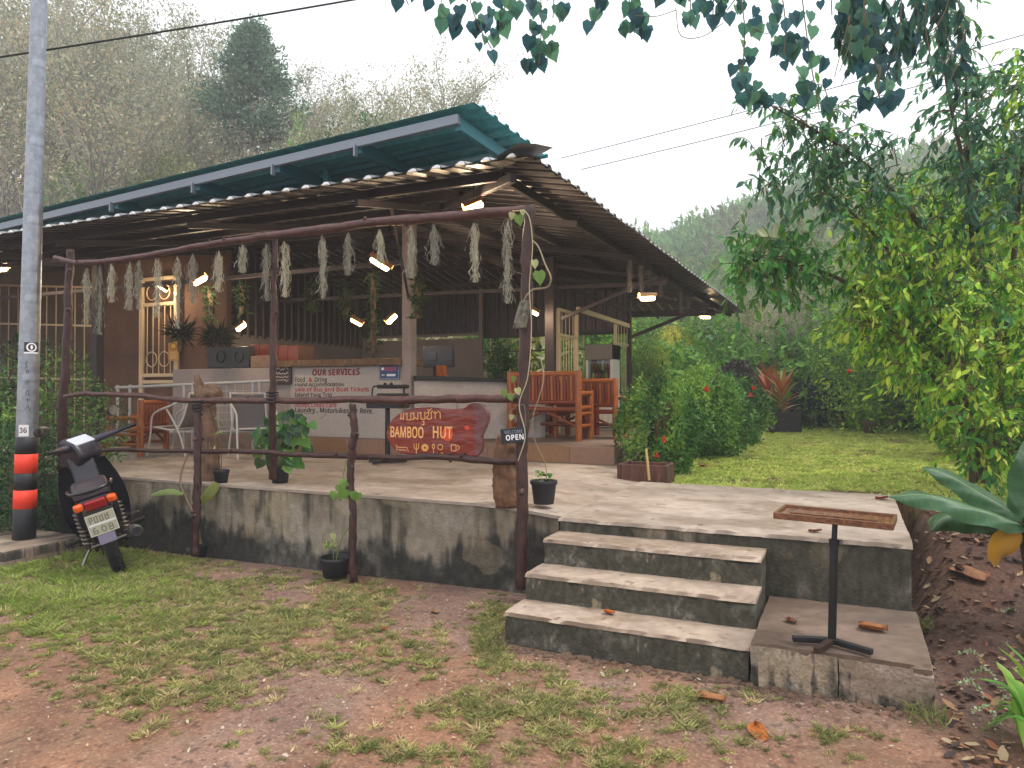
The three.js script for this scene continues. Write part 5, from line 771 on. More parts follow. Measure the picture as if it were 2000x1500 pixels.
{
  const G = 'clipped hedge along the side of the restaurant';
  shrubPx('hedge_bush', 'dark clipped hedge bush behind the brown planter board', 1290, 752, 925, 80, 12000, 0.06, 0.03, PAL.hedge, { clump: 4, group: G, full: 1, shell: 1.7, stems: 16, lump: 0.75, gap: 5 });
  shrubPx('hedge_bush', 'taller round hedge bush with yellow-green top in the middle of the row', 1378, 738, 892, 92, 13000, 0.07, 0.034, PAL.mid, { clump: 3, group: G, full: 1, shell: 1.7, stems: 16, lump: 0.7, gap: 4 });
  shrubPx('hedge_bush', 'far hedge bush at the end of the row beside small pots', 1442, 756, 866, 60, 8000, 0.075, 0.036, PAL.hedge, { clump: 2.5, group: G, full: 1, lump: 1.0, gap: 4 });
  shrubPx('flowering_bush', 'round bush with yellow and orange young leaves behind the hedge', 1268, 652, 835, 46, 7000, 0.07, 0.03, [...PAL.dark, ...PAL.yellow], { clump: 1.2 });
  shrubPx('purple_bush', 'dark purple-leaved bush beyond the hedge', 1437, 705, 836, 46, 4500, 0.09, 0.045, PAL.purple);
  shrubPx('dark_shrub', 'dark green shrub behind the black planter', 1590, 738, 836, 46, 4200, 0.1, 0.05, PAL.blue);
  shrubPx('maroon_shrub', 'small maroon shrub in the flower bed', 1640, 758, 836, 30, 1500, 0.12, 0.05, PAL.purple);
  shrubPx('small_shrub', 'low light green shrub by the round pot', 1700, 775, 840, 42, 2200, 0.09, 0.04, PAL.bright);
  const back = [[1330, 640, 820, 70, 'yellow', 'pale grassy shrub on the bank behind the orange bush'], [1480, 575, 815, 78, 'olive', 'tall olive feathery tree beyond the roof eave'], [1560, 640, 818, 70, 'mid', 'mid green shrub left of the big leafy tree'], [1630, 650, 820, 70, 'mid', 'bushy green shrub under the big leafy tree'], [1720, 640, 826, 80, 'bright', 'light green shrub behind the flower bed'], [1400, 640, 812, 60, 'mid', 'green shrub on the bank behind the purple bush'], [1820, 690, 850, 80, 'dark', 'dark shrub under the big leafy tree'], [1930, 660, 860, 90, 'mid', 'dense shrub at the lawn edge behind the tree stems']];
  back.forEach(([x, t, b, hw, p, l], i) => shrubPx('garden_shrub', l, x, t, b, hw, 5200, 0.13, 0.05, PAL[p], { group: 'shrubs behind the lawn', clump: 0.9, shell: 2 }));
  // greenery seen through the rear opening
  [[970, 17.6, 3.4, 'mid', 'light bush seen through the rear opening beside the wall post'], [1035, 18.4, 3.8, 'yellow', 'yellowish bush seen through the rear opening'], [1095, 20, 4.2, 'mid', 'leafy bush seen through the lattice door'], [1165, 21, 4.4, 'bright', 'bright bush seen behind the drinks fridge'], [1230, 23, 4.3, 'mid', 'rounded bush behind the garden side doors'], [900, 21, 4.0, 'dark', 'dark bush behind the rear wall']].forEach(([x, D, h, p, l]) => { const q = hitD(x, 760, D + 3); q.y = groundH(q.x, D + 3); shrub('rear_shrub', l, q, 1.3, h + 0.3, 4200, 0.14, 0.055, PAL[p], { group: 'shrubs behind the restaurant', clump: 0.8 }); });
  // light green trees that close the garden behind the big tree
  [[1745, 450, 20, 2.2, 'mid', 'fresh green tree at the back of the garden'], [1840, 390, 18.5, 2.3, 'bright', 'tall light green tree behind the leafy stems'], [1950, 330, 17.5, 2.4, 'mid', 'tall dense tree behind the right stems'], [2060, 300, 16, 2.4, 'bright', 'light tree at the garden edge'], [1985, 600, 12.5, 1.2, 'bright', 'leafy light shrub at the lawn edge']].forEach(([x, y, D, w, p, l]) => { const q = hitD(x, 760, D); q.y = groundH(q.x, D); const h = EYE + (764 - y) / F * toPx(q)[2] - q.y; shrub('garden_tree', l, q, w, h, 9000, 0.13, 0.055, PAL[p], { group: 'light green trees closing the garden', clump: 0.8, lump: 0.9, full: 1, cat: 'tree', stems: 10 }); });
  // hedge at the left behind the pole
  const q1 = P(-9.3, -0.05, 5.7); shrub('bank_shrub', 'dense leafy shrub behind the utility pole', q1, 0.95, 1.95, 9000, 0.06, 0.03, PAL.hedge, { clump: 2, full: 1, mat: LMs }); const q2 = P(-8.45, -0.05, 5.0); shrub('bank_shrub', 'low dark shrub between the pole and the motorcycle', q2, 0.6, 1.15, 6000, 0.05, 0.026, PAL.dark, { clump: 2, full: 1 });
  // cordylines
  const cord = (label, x, top, bot, pl) => { const p = lawnAt(x, bot), R = rng(shrubSeed++), t = thing('cordyline', label, 'plant', p), h = EYE + (764 - top) / F * toPx(p)[2] - p.y; part('stem', tubeG([V3(0, 0, 0), V3(0.02, h * 0.4, 0), V3(0, h * 0.7, 0.02)], [0.03, 0.025, 0.02], 6), M.twig, t); for (let i = 0; i < 34; i++) { const L = new Leaves(), a = R() * 6.283, u = R(), d = V3(Math.cos(a) * (0.9 - 0.6 * u), 0.5 + u, Math.sin(a) * (0.9 - 0.6 * u)); L.add(V3(0, 0, 0), d, V3(-d.x, 1, -d.z), h * (0.35 + 0.2 * R()), 0.09, pick(R, pl), 1, 0.35); const m = part('leaf', L.build(), LMs, t); m.position.set(0, h * (0.35 + 0.4 * u), 0); } return t; };
  cord('red and yellow cordyline standing behind the black planter', 1500, 725, 842, PAL.red); cord('orange-tinged cordyline right of the redder one', 1528, 735, 845, [...PAL.red, ...PAL.yellow]); cord('spiky pale cordyline on the bank', 1345, 655, 816, PAL.yellow);
  // planters and pots by the lawn
  const bx = (x0, x1, y0, y1, dep) => { const a = lawnAt(x0, y1), D = -a.z, b = hitD(x1, y0, D); return [a.x, b.x, a.y - 0.02, b.y, D, D + dep]; };
  const planter = (label, b, m) => { const t = thing('planter_box', label, 'planter', V3()), [X0, X1, h0, h1, D0, D1] = b, w = 0.03; part('panel', planBox(X0, X1, h0, h1, D0, D0 + w), m, t); part('panel', planBox(X0, X1, h0, h1, D1 - w, D1), m, t); part('panel', planBox(X0, X0 + w, h0, h1, D0 + w, D1 - w), m, t); part('panel', planBox(X1 - w, X1, h0, h1, D0 + w, D1 - w), m, t); part('soil', planBox(X0 + w, X1 - w, h0, h1 - 0.06, D0 + w, D1 - w), std('#3a2c24', 0.95, { map: T.soil }), t); };
  planter('square black planter on the far side of the lawn', bx(1519, 1564, 806, 845, 0.5), std('#1d1a20', 0.6)); planter('low black box beside the square planter', bx(1497, 1519, 832, 845, 0.3), M.darkgrey); planter('small brown trough at the end of the hedge', bx(1468, 1494, 826, 842, 0.3), std('#4a3a34', 0.8));
  const pb = P(-2.55, 0.66, 7.62); planter('low reddish-brown board planter at the foot of the hedge', [hitD(1207, 930, 7.6).x, hitD(1303, 930, 7.6).x, 0.55, 0.82, 7.56, 7.95], std('#7d5142', 0.8, { map: T.wood }));
  lone('bamboo_stake', tubeG([hitD(1268, 938, 7.5), hitD(1265, 905, 7.52), hitD(1262, 876, 7.54)], 0.014, 8), std('#b59a62', 0.6), 'short bamboo stake pushed in beside the board planter', 'stake');
  lone('round_pot', latheG([[0, 0], [0.14, 0], [0.2, 0.26], [0.22, 0.3], [0.18, 0.3], [0.15, 0.25], [0, 0.25]]).translate(...lawnAt(1702, 848).toArray()), std('#8a7a68', 0.8, { map: T.plaster }), 'grey round pot at the edge of the flower bed', 'pot');
  { const p = lawnAt(1393, 822); p.y += 1.1; const t = thing('blue_barrel', 'blue plastic barrel half hidden on the green bank', 'barrel', p); part('drum', latheG([[0, 0], [0.24, 0], [0.26, 0.05], [0.26, 0.5], [0.24, 0.56], [0, 0.56]]), std('#1d4a8a', 0.5), t); part('bank_support', latheG([[0, -1.3], [0.3, -1.3], [0.26, 0], [0, 0]]), M.bark, t); }
  { const p = lawnAt(1383, 822), t = thing('bent_trunk', 'pale bent trunk beside the blue barrel', 'tree', p); part('trunk', tubeG(spline([V3(0, 0, 0), V3(-0.05, 0.9, 0), V3(0.1, 1.6, 0), V3(0.0, 2.3, 0), V3(0.15, 3, 0)], 14), 0.07, 7, { wob: 0.1 }), M.palebark, t); const f = part('crown', foliage(1600, rng(77), 0.9, 0.6, 0.9, 0.13, 0.05, PAL.mid), LM, t); f.position.y = 3.2; f.userData.kind = 'stuff'; }
  // red ixora blossoms on the hedge
  const flo = (label, x, y, D, n) => { const p = hitD(x, y, D), R = rng(shrubSeed++), L = new Leaves(); for (let i = 0; i < n; i++) L.add(rdir(R).multiplyScalar(0.02), rdir(R), rdir(R), 0.035, 0.025, pick(R, pal('#c9281c', '#e8542c')), 0, 0.2); const m = lone('red_blossom', L.build(), LM, label, 'flower', 'red blossoms on the garden shrubs'); m.position.copy(p); };
  flo('red blossom low on the dark front hedge bush', 1297, 858, 8.1, 14); flo('red blossom near the foot of the front hedge bush', 1282, 890, 7.9, 14); flo('red blossoms on the shrub beside the purple bush', 1466, 772, 13, 60); flo('bright red blossom in front of the cordylines', 1472, 758, 13.2, 50); flo('orange blossom on the yellow-green hedge top', 1380, 760, 10, 40); flo('orange blossom on the tall garden shrub', 1659, 725, 15, 60);
}
// ---------- hillside trees ----------
function branchTree(seed, H, o) {                // returns [woodGeo, leafGeo]
  const R = rng(seed), wood = [], L = new Leaves(), tips = [];
  const grow = (p, d, len, r, lvl) => {
    const pts = [p.clone()], n = 4; let q = p.clone(), dd = d.clone(); for (let i = 0; i < n; i++) { dd.add(rdir(R).multiplyScalar(0.16)).add(V3(0, o.up ?? 0.08, 0)).normalize(); q = q.clone().addScaledVector(dd, len / n); pts.push(q); }
    wood.push(tubeG(pts, pts.map((_, i) => r * (1 - 0.55 * i / n)), lvl > 1 ? 4 : 6));
    if (lvl >= o.levels) { tips.push([q, dd]); tips.push([pts[2], dd]); return; } if (lvl >= o.levels - 1) tips.push([q, dd]);
    const k = o.kids[lvl]; for (let i = 0; i < k; i++) { const t = lvl === 0 ? 0.35 + 0.65 * (i + R()) / k : 0.3 + 0.7 * (i + R()) / k, j = Math.min(n - 1, Math.floor(t * n)), s = pts[j].clone().lerp(pts[j + 1], t * n - j), a = R() * 6.283, side = V3(Math.cos(a), 0, Math.sin(a)); grow(s, dd.clone().multiplyScalar(o.follow ?? 0.8).addScaledVector(side, o.spread ?? 0.75).normalize(), len * (0.5 + 0.3 * R()), r * 0.5, lvl + 1); }
  };
  grow(V3(0, -0.3, 0), V3((R() - 0.5) * 0.1, 1, (R() - 0.5) * 0.1), H * 0.62, o.r ?? 0.17, 0);
  const per = Math.ceil(o.leaves / tips.length); for (const [p, d] of tips) for (let i = 0; i < per; i++) { const v = p.clone().add(rdir(R).multiplyScalar((o.puff ?? 0.8) * Math.pow(R(), 0.6))); const s = 0.6 + 0.8 * R(); L.add(v, rdir(R).add(V3(0, -0.35, 0)), rdir(R).add(V3(0, 0.8, 0)), o.len * s, o.wid * s, pick(R, o.pal), 0, 0.1); }
  return [merged(wood), L.build()];
}
{
  const protos = [0, 1, 2, 3].map((i) => branchTree(700 + i, 13, { levels: 3, kids: [7, 4, 3], leaves: [10500, 6500, 9500, 4800][i], puff: 0.85, len: 0.2, wid: 0.085, pal: i % 2 ? PAL.rubber : PAL.wood, r: 0.2 }));
  const sky = [[-200, -200], [0, -110], [120, -50], [270, 20], [330, 60], [390, 120], [430, 150], [560, 140], [640, 165], [700, 180], [740, 120], [800, 130], [850, 160], [905, 190], [960, 260]], skyY = (x) => { for (let i = 1; i < sky.length; i++) if (x < sky[i][0]) return lerp(sky[i - 1][1], sky[i][1], (x - sky[i - 1][0]) / (sky[i][0] - sky[i - 1][0])); return 260; };
  const R = rng(31), bases = []; const rows = [[36, 62, 0], [30, 80, 80], [25, 105, 190]];
  const phr = ['tall pale-stemmed tree in the back row on the hillside', 'grey-green hillside tree in the middle row', 'lower hillside tree just behind the teal roof'];
  rows.forEach(([D, step, dy], ri) => { for (let x = -70 + ri * 23; x < 915; x += step * (0.8 + 0.4 * R())) {
    if (x > 425 && x < 560 && ri === 0) continue; const DD = D + (R() - 0.5) * 4, q = hitD(x, 700, DD), g = groundH(q.x, DD), f = toPx(q)[2], top = EYE + (764 - (skyY(x) + dy + R() * 50)) / F * f, h = top - g; if (h < 3) continue;
    const [wd, lf] = protos[ri === 0 ? [0, 2, 1][Math.floor(R() * 3)] : ri === 1 ? Math.floor(R() * 4) : [1, 3][Math.floor(R() * 2)]], t = thing('hillside_tree', phr[ri], 'tree', V3(q.x, g - 0.2, q.z), R() * 6.28, 'trees on the hillside behind the restaurant'); const s = h / 13.2; t.scale.set(clamp(s, 0.6, 1.15), s, clamp(s, 0.6, 1.15)); part('trunk', wd, M.palebark, t); const c = part('crown', lf, LMfar, t); c.userData.kind = 'stuff';
  } });
  // the dark cone-shaped tree
  { const D = 29, q = hitD(492, 300, D), g = groundH(q.x, D), f = toPx(q)[2], top = EYE + (764 - 55) / F * f, bot = EYE + (764 - 285) / F * f, w = 95 / F * f, Rr = rng(88), L = new Leaves(), H = top - bot; const t = thing('evergreen_tree', 'dark dense cone-shaped evergreen standing above the teal roof', 'tree', V3(q.x, g, q.z));
    const limbs = []; for (let k = 0; k < 130; k++) { const u = Math.pow((k + Rr()) / 130, 0.9), a = Rr() * 6.283, len = w * Math.min(1, (1 - u) * 1.25 + 0.1) * (0.55 + 0.6 * Rr()), y0 = bot - g + u * H, e = V3(Math.cos(a) * len, y0 + len * (0.35 - 0.2 * (1 - u)) , Math.sin(a) * len), s = V3(0, y0 - 0.2, 0); limbs.push(tubeG([s, s.clone().lerp(e, 0.6), e], [0.06, 0.04, 0.015], 4));
      for (let q = 0; q < 110; q++) { const v = s.clone().lerp(e, 0.35 + 0.7 * Math.sqrt(Rr())).add(rdir(Rr).multiplyScalar(0.25 + 0.45 * Rr())); L.add(v, rdir(Rr).add(V3(Math.cos(a), 0.3, Math.sin(a))), rdir(Rr), 0.24, 0.1, pick(Rr, pal('#40604a', '#5f8064', '#86a080')), 0); } }
    part('limbs', merged(limbs), M.bark, t);
    part('crown', L.build(), LMfar, t).userData.kind = 'stuff'; part('trunk', tubeG([V3(0.6, 0, 0), V3(0.3, (bot - g) * 0.6, 0), V3(0, bot - g + 1, 0), V3(0, top - g - 1.5, 0)], [0.28, 0.24, 0.18, 0.04], 7), M.palebark, t); }
  [[590, 262, 27, 'bright green bush-tree just above the teal roof', PAL.mid], [715, 205, 29, 'dark green rounded tree near the roof peak', PAL.dark], [640, 235, 31, 'olive tree between the evergreen and the roof peak', PAL.olive], [330, 300, 25, 'green leafy tree low on the slope', PAL.olive], [160, 330, 25, 'low green tree beside the pole on the slope', PAL.mid]].forEach(([x, y, D, l, p]) => { const q = hitD(x, 700, D), g = groundH(q.x, D), h = EYE + (764 - y) / F * toPx(q)[2] - g; shrub('slope_tree', l, V3(q.x, g - 0.1, q.z), 2.0, h, 6500, 0.2, 0.085, p, { cat: 'tree', clump: 0.7, lump: 1, mat: LMfar, stems: 9 }); });
  // undergrowth and far wood: one mass each
  const clump = (seed, pl, n = 420, l = 0.16) => foliage(n, rng(seed), 1, 0.9, 1, l, l * 0.45, pl, { seed, clump: 1 });
  const under = []; for (let i = 0; i < 900; i++) { const D = 21 + 24 * R(), k = lerp(-1.15, -0.45, R()), X = k * D; const s = 1 + 1.6 * R(); under.push([P(X, groundH(X, D) + s * 0.4, D), s, R() * 6.28, lin('#ffffff').multiplyScalar(0.8 + 0.5 * R())]); }
  scatter('undergrowth', 'tangled pale undergrowth covering the slope between the hillside trees', 'undergrowth', clump(41, [...PAL.olive, ...PAL.rubber]), LMfar, under);
  const ban = []; for (let i = 0; i < 1100; i++) { const D = 22 + 22 * R(), k = lerp(-0.42, 0.55, R()), X = k * D + 0.0; const s = 0.9 + 1.5 * R(); ban.push([P(X, groundH(X, D) + s * 0.4, D), s, R() * 6.28, lin('#e8f2c4').lerp(lin('#9fc46a'), R()).multiplyScalar(0.8 + 0.4 * R())]); }
  scatter('bank_greenery', 'mass of mixed green plants on the bank beyond the garden', 'greenery', clump(43, [...PAL.mid, ...PAL.bright], 620, 0.13), LM, ban);
  const far = [[], []]; for (let i = 0; i < 3400; i++) { const D = 44 + 140 * Math.pow(R(), 0.8), k = lerp(-0.5, 0.6, R()), X = k * D; const s = 2.0 + 2.6 * R(); far[i % 2].push([P(X, groundH(X, D) + s * (0.3 + 0.8 * R()), D), V3(s, s * (1 + 0.6 * R()), s), R() * 6.28, lin('#ffffff').multiplyScalar(0.7 + 0.5 * R())]); }
  far.forEach((l, i) => scatter('far_wood', ['hazy wood covering the distant hill', 'scattered taller crowns in the distant hill wood'][i], 'wood', clump(45 + i, i ? PAL.mid : PAL.olive, 420, 0.24), LMfar, l));
  // slender trees right of the building on the bank
  [[1445, 575, 30], [1555, 560, 24], [1600, 520, 28], [1700, 470, 26], [1800, 400, 24], [1940, 330, 22]].forEach(([x, y, D], i) => { const q = hitD(x, 700, D), g = groundH(q.x, D), h = EYE + (764 - y) / F * toPx(q)[2] - g, [wd, lf] = protos[i % 4], t = thing('bank_tree', ['feathery tree on the bank', 'loose tree behind the garden shrubs', 'thin tree on the foot of the hill', 'pale tree behind the big leafy tree', 'tree filling the gap behind the leafy stems', 'tall tree behind the leafy tree crown', 'tree at the edge of the garden behind the leaf screen'][i], 'tree', V3(q.x, g - 0.2, q.z), i, 'trees on the bank beyond the garden'); t.scale.set(h / 13 * 0.9, h / 13.2, h / 13 * 0.9); part('trunk', wd, M.palebark, t); part('crown', lf, LMfar, t).userData.kind = 'stuff'; });
}
// ---------- the leafy tree at the right and the overhanging vine ----------
const unit = (shape, bend) => { const L = new Leaves(); L.add(V3(0, 0, 0), V3(0, 1, 0), V3(0, 0, 1), 1, 1, lin('#ffffff'), shape, bend); return L.build(); };
const lanceU = unit(1, 0.22), heartU = unit(2, 0.12), heartU2 = unit(2, 0.3);
function leafMesh(parent, geo, mat, p, dir, nor, len, wid, name = 'leaf') { const d = dir.clone().normalize(), s = V3().crossVectors(d, nor).normalize(), n = V3().crossVectors(s, d); const m = part(name, geo, mat, parent); const M4 = new THREE.Matrix4().makeBasis(s.clone(), d, n); m.quaternion.setFromRotationMatrix(M4); m.position.copy(p); m.scale.set(wid, len, wid); return m; }
const leafSet = (cols, o) => cols.map((c) => leafMat(c, o));
{
  const R = rng(555), t = thing('leafy_tree', 'large multi-stemmed tree with drooping yellow-green leaves at the lawn edge', 'tree'), wood = [], L = new Leaves(), cand = [];
  const stems = [[[1915, 958, 7.7], [1900, 800, 7.5], [1870, 650, 7.2], [1800, 450, 7], [1700, 330, 6.8], [1600, 260, 6.6], [1505, 205, 6.5]], [[1925, 958, 7.8], [1950, 700, 7.4], [1900, 400, 7], [1850, 170, 6.8], [1830, -60, 6.7]], [[1905, 955, 7.7], [1880, 760, 7.4], [1780, 640, 7.1], [1640, 545, 6.9], [1500, 505, 6.7], [1445, 520, 6.6]], [[1935, 960, 7.8], [1980, 500, 7.3], [2010, 200, 7], [2020, 100, 7]], [[1910, 950, 7.7], [1880, 830, 7.4], [1810, 720, 7.1], [1730, 640, 6.9], [1670, 620, 6.8]], [[1930, 955, 7.8], [2010, 800, 7.3], [2080, 640, 7]], [[1900, 950, 7.6], [1895, 880, 7.5], [1870, 790, 7.2], [1830, 620, 7.0], [1760, 520, 6.9], [1690, 440, 6.7], [1610, 370, 6.6]], [[1920, 955, 7.7], [1905, 600, 7.2], [1890, 300, 7], [1885, 60, 6.9]]];
  const curves = stems.map((s) => { const pts = spline(s.map(([x, y, f]) => at(x, y, f)), 24); if (s[0][1] > 900) pts[0].y = groundH(pts[0].x, -pts[0].z) - 0.05; return pts; });
  curves.forEach((c, i) => part('stem', tubeG(c, c.map((_, k) => lerp(0.036, 0.007, k / 24)), 7, { wob: 0.06, seed: i }), M.bark, t));
  const spray = (p, d, n, len, palette) => { const tip = p.clone().addScaledVector(d, len).add(V3(0, -len * 0.35, 0)), mid = p.clone().addScaledVector(d, len * 0.55); const pts = spline([p, mid, tip], 5); wood.push(tubeG(pts, [0.006, 0.005, 0.004, 0.003, 0.003, 0.002], 4)); for (let i = 0; i < n; i++) { const u = 0.15 + 0.85 * (i + R()) / n, k = Math.min(4, Math.floor(u * 5)), q = pts[k].clone().lerp(pts[k + 1], u * 5 - k), sd = rdir(R), dir = d.clone().multiplyScalar(0.35).add(sd.multiplyScalar(0.6)).add(V3(0, -0.55, 0)), nor = rdir(R).multiplyScalar(0.7).add(V3(0, 0.8, 0)).addScaledVector(fh, -0.35), l = 0.06 + 0.06 * R(), c = pick(R, palette, 0.3); cand.push([q, dir, nor, l, l * (0.3 + 0.14 * R()), c]); } };
  const twig = (p, palette, n = 12) => spray(p, rdir(R).add(V3(-0.25, 0.05, 0.2)).normalize(), n, 0.22 + 0.25 * R(), palette);
  const yg = pal('#4a8834', '#6fac38', '#9cca40', '#c2dc50', '#dce868'), dg = pal('#34703a', '#4c8e46', '#70aa4c'), bg = pal('#3a6858', '#528a68', '#74a464');
  curves.forEach((c, i) => { for (let k = 9; k <= 24; k++) for (let j = 0; j < 3; j++) twig(c[Math.min(24, k)].clone().add(rdir(R).multiplyScalar(0.05)), [bg, bg, dg, yg, yg, yg, dg, bg][i], 11); });
  const zone = (x0, x1, y0, y1, f0, f1, n, palette, inside) => { for (let i = 0; i < n; i++) { const x = lerp(x0, x1, R()), y = lerp(y0, y1, R()); if (inside && !inside(x, y)) continue; twig(at(x, y, lerp(f0, f1, R())), palette); } };
  const el = (cx, cy, rx, ry) => (x, y) => ((x - cx) / rx) ** 2 + ((y - cy) / ry) ** 2 < 0.7 + 0.4 * R();
  zone(1620, 2060, 400, 900, 6.4, 8.2, 620, yg, (x, y) => (y > 730 ? x > 1880 + 50 * R() : y > 600 ? x > 1700 + 60 * R() : x > 1670 + 70 * R())); zone(1470, 1760, 210, 430, 6.3, 7, 150, bg, el(1620, 320, 150, 105)); zone(1430, 1650, 460, 580, 6.4, 7, 105, dg, el(1530, 515, 110, 58)); zone(1650, 1860, 330, 560, 6.5, 7.6, 110, [...dg, ...yg], el(1760, 450, 115, 120)); zone(1860, 2060, 130, 420, 6.4, 7.4, 170, bg, el(1960, 280, 110, 150)); zone(1890, 2060, 560, 900, 6.2, 7, 60, dg); zone(1860, 2060, 500, 880, 6.0, 6.8, 110, yg); zone(1660, 1800, 560, 690, 6.6, 7.4, 50, yg, el(1730, 620, 80, 60));
  part('twigs', merged(wood), M.twig, t).userData.kind = 'stuff';
  // the 300 leaves that show largest are single parts, the rest one mass
  cand.forEach((c) => { const [x, y, f] = toPx(c[0]); c.push(x > 0 && x < 1990 && y > 0 && y < 950 ? c[3] / f : 0); }); const order = cand.slice().sort((a, b) => b[6] - a[6]), mats = leafSet(['#2f6230', '#4f8a1e', '#7dac28', '#a8c332', '#35604a'].map(lin), { vc: false });
  order.forEach((c, i) => { if (i < 300) { let bi = 0, bd = 9; mats.forEach((m, k) => { const e = Math.abs(m.color.r - c[5].r) + Math.abs(m.color.g - c[5].g) + Math.abs(m.color.b - c[5].b); if (e < bd) { bd = e; bi = k; } }); leafMesh(t, lanceU, mats[bi], c[0], c[1], c[2], c[3], c[4]); } else L.add(c[0], c[1], c[2], c[3], c[4], c[5], 1, 0.22); });
  part('foliage', L.build(), LM, t).userData.kind = 'stuff';
}
{
  const R = rng(666), v = thing('overhanging_vine', 'vine with dark heart-shaped leaves hanging down from above', 'vine'), mats = leafSet(['#2c5458', '#3a6862', '#4c7c66', '#345e64', '#5c8c68'].map(lin), { vc: false, rough: 0.5, t: 0.45 }), st = [];
  const strands = [[[770, -60], [798, 10], 3], [[880, -60], [862, 20], [888, 40], 5], [[905, -60], [930, 40], [960, 95], 9], [[985, -60], [985, 20], [975, 50], 7], [[1055, -60], [1057, 60], [1052, 125], 13], [[1085, -60], [1080, 35], 4], [[1165, -60], [1162, 40], 5], [[1225, -60], [1232, 30], [1240, 65], 10], [[1290, -60], [1282, 10], 3], [[1345, -60], [1350, 40], 7], [[1395, -60], [1392, 45], 5], [[1440, -60], [1455, 60], [1455, 170], [1500, 190], 16], [[1520, -60], [1535, 60], [1530, 110], 12], [[1560, -60], [1580, 100], [1600, 215], 15], [[1620, -60], [1625, 30], 5], [[1690, -60], [1690, 60], [1720, 150], 14], [[1720, 130], [1715, 180], [1725, 205], 7], [[1480, -60], [1420, 20], 6], [[1660, -60], [1700, 40], [1740, 110], 9]];
  for (const s of strands) { const n = Math.round(s[s.length - 1] * 1.6), f = 4.1 + 0.7 * R(), pts = spline(s.slice(0, -1).map(([x, y]) => at(x, y, f)), 10); st.push(tubeG(pts, 0.0035, 4)); for (let i = 0; i < n; i++) { const u = 0.25 + 0.75 * (i + R()) / n, k = Math.min(9, Math.floor(u * 10)), q = pts[k].clone().lerp(pts[k + 1], u * 10 - k).add(V3((R() - 0.5) * 0.16, (R() - 0.3) * 0.06, (R() - 0.5) * 0.16)); const dir = V3((R() - 0.5) * 0.9, -1, (R() - 0.5) * 0.5), nor = fh.clone().multiplyScalar(-1).add(rdir(R).multiplyScalar(0.75)).add(V3(0, 0.25, 0)), l = 0.055 + 0.05 * R(); leafMesh(v, R() < 0.5 ? heartU : heartU2, mats[Math.floor(R() * 5)], q, dir, nor, l, l * 0.92); } }
  part('tendrils', merged([...st, ...[[[1530, 40], [1500, 65], [1470, 55]], [[1320, 15], [1330, 70], [1370, 72], [1412, 45]], [[1660, 30], [1645, 90], [1630, 150]], [[1655, 25], [1662, 70], [1640, 140]], [[1240, 30], [1280, 32], [1320, 20]]].map((s) => tubeG(spline(s.map(([x, y]) => at(x, y, 4.3)), 12), 0.0025, 4))]), M.twig, v);
  // dark drooping spray at the top
  const b = thing('drooping_branch', 'dense dark branch with long drooping leaves hanging beside the heart-leaved vine', 'branch'), L = new Leaves(), wd = []; let cnt = 0;
  for (let i = 0; i < 46; i++) { const x0 = lerp(1650, 1890, R()), y0 = lerp(-80, 60, R()), f = lerp(4.6, 5.4, R()), len = lerp(60, 190, R()) * (1 - 0.5 * Math.abs(x0 - 1790) / 150), pts = spline([at(x0, y0, f), at(x0 + (R() - 0.5) * 40, y0 + len * 0.5, f), at(x0 + (R() - 0.5) * 60, y0 + len, f)], 6); wd.push(tubeG(pts, 0.004, 4)); for (let k = 0; k < 13; k++) { const u = (k + R()) / 13, j = Math.min(5, Math.floor(u * 6)), q = pts[j].clone().lerp(pts[j + 1], u * 6 - j), dir = V3((R() - 0.5) * 1.1, -1, (R() - 0.5) * 1.1), nor = fh.clone().multiplyScalar(-1).add(rdir(R)), l = 0.075 + 0.05 * R(); if (cnt++ % 3 === 0 && cnt < 780) leafMesh(b, lanceU, mats[Math.floor(R() * 4)], q, dir, nor, l, l * 0.42); else L.add(q, dir, nor, l, l * 0.42, pick(R, pal('#2c5450', '#3c6a5a', '#4e7c60')), 1, 0.2); } }
  part('foliage', L.build(), LM, b).userData.kind = 'stuff'; part('twigs', merged(wd), M.twig, b); part('limb', tubeG(spline([at(1500, -130, 4.6), at(1750, -60, 5), at(1900, -90, 5.4), at(2200, -200, 6)], 14), 0.03, 7, { wob: 0.1 }), M.bark, b);
}
// ---------- banana plant, blades and sprigs at the right ----------
function bladeLeaf(pts, width, o = {}) {          // broad leaf along a curve with a folded midrib and wavy margin
  const c = new THREE.CatmullRomCurve3(pts), n = 26, m = 6, pos = [], uv = [], idx = [], R = rng(o.seed ?? 1), sideV = o.side ?? Y;
  for (let i = 0; i <= n; i++) { const u = i / n, p = c.getPoint(u), tan = c.getTangent(u), s = V3().crossVectors(tan, sideV).normalize(), nn = V3().crossVectors(s, tan).normalize(), w = width * Math.pow(Math.sin(Math.PI * clamp(0.04 + 0.94 * u)), 0.55) * (u > 0.9 ? (1 - u) * 8 + 0.2 : 1); for (let j = -m; j <= m; j++) { const a = j / m, wav = 0.05 * Math.sin(u * 21 + j) * Math.abs(a) * (o.wave ?? 1); const q = p.clone().addScaledVector(s, a * w).addScaledVector(nn, (-(o.fold ?? 0.35) * Math.abs(a) * Math.abs(a) + 0.1 * Math.abs(a) + wav) * w); pos.push(q.x, q.y, q.z); uv.push(u * 3, a * 0.5 + 0.5); } }
  const W = 2 * m + 1; for (let i = 0; i < n; i++) for (let j = 0; j < W - 1; j++) { const a = i * W + j; idx.push(a, a + 1, a + W, a + 1, a + W + 1, a + W); }
  const g = new THREE.BufferGeometry(); g.setAttribute('position', new THREE.Float32BufferAttribute(pos, 3)); g.setAttribute('uv', new THREE.Float32BufferAttribute(uv, 2)); g.setIndex(idx); g.computeVertexNormals(); return g;
}
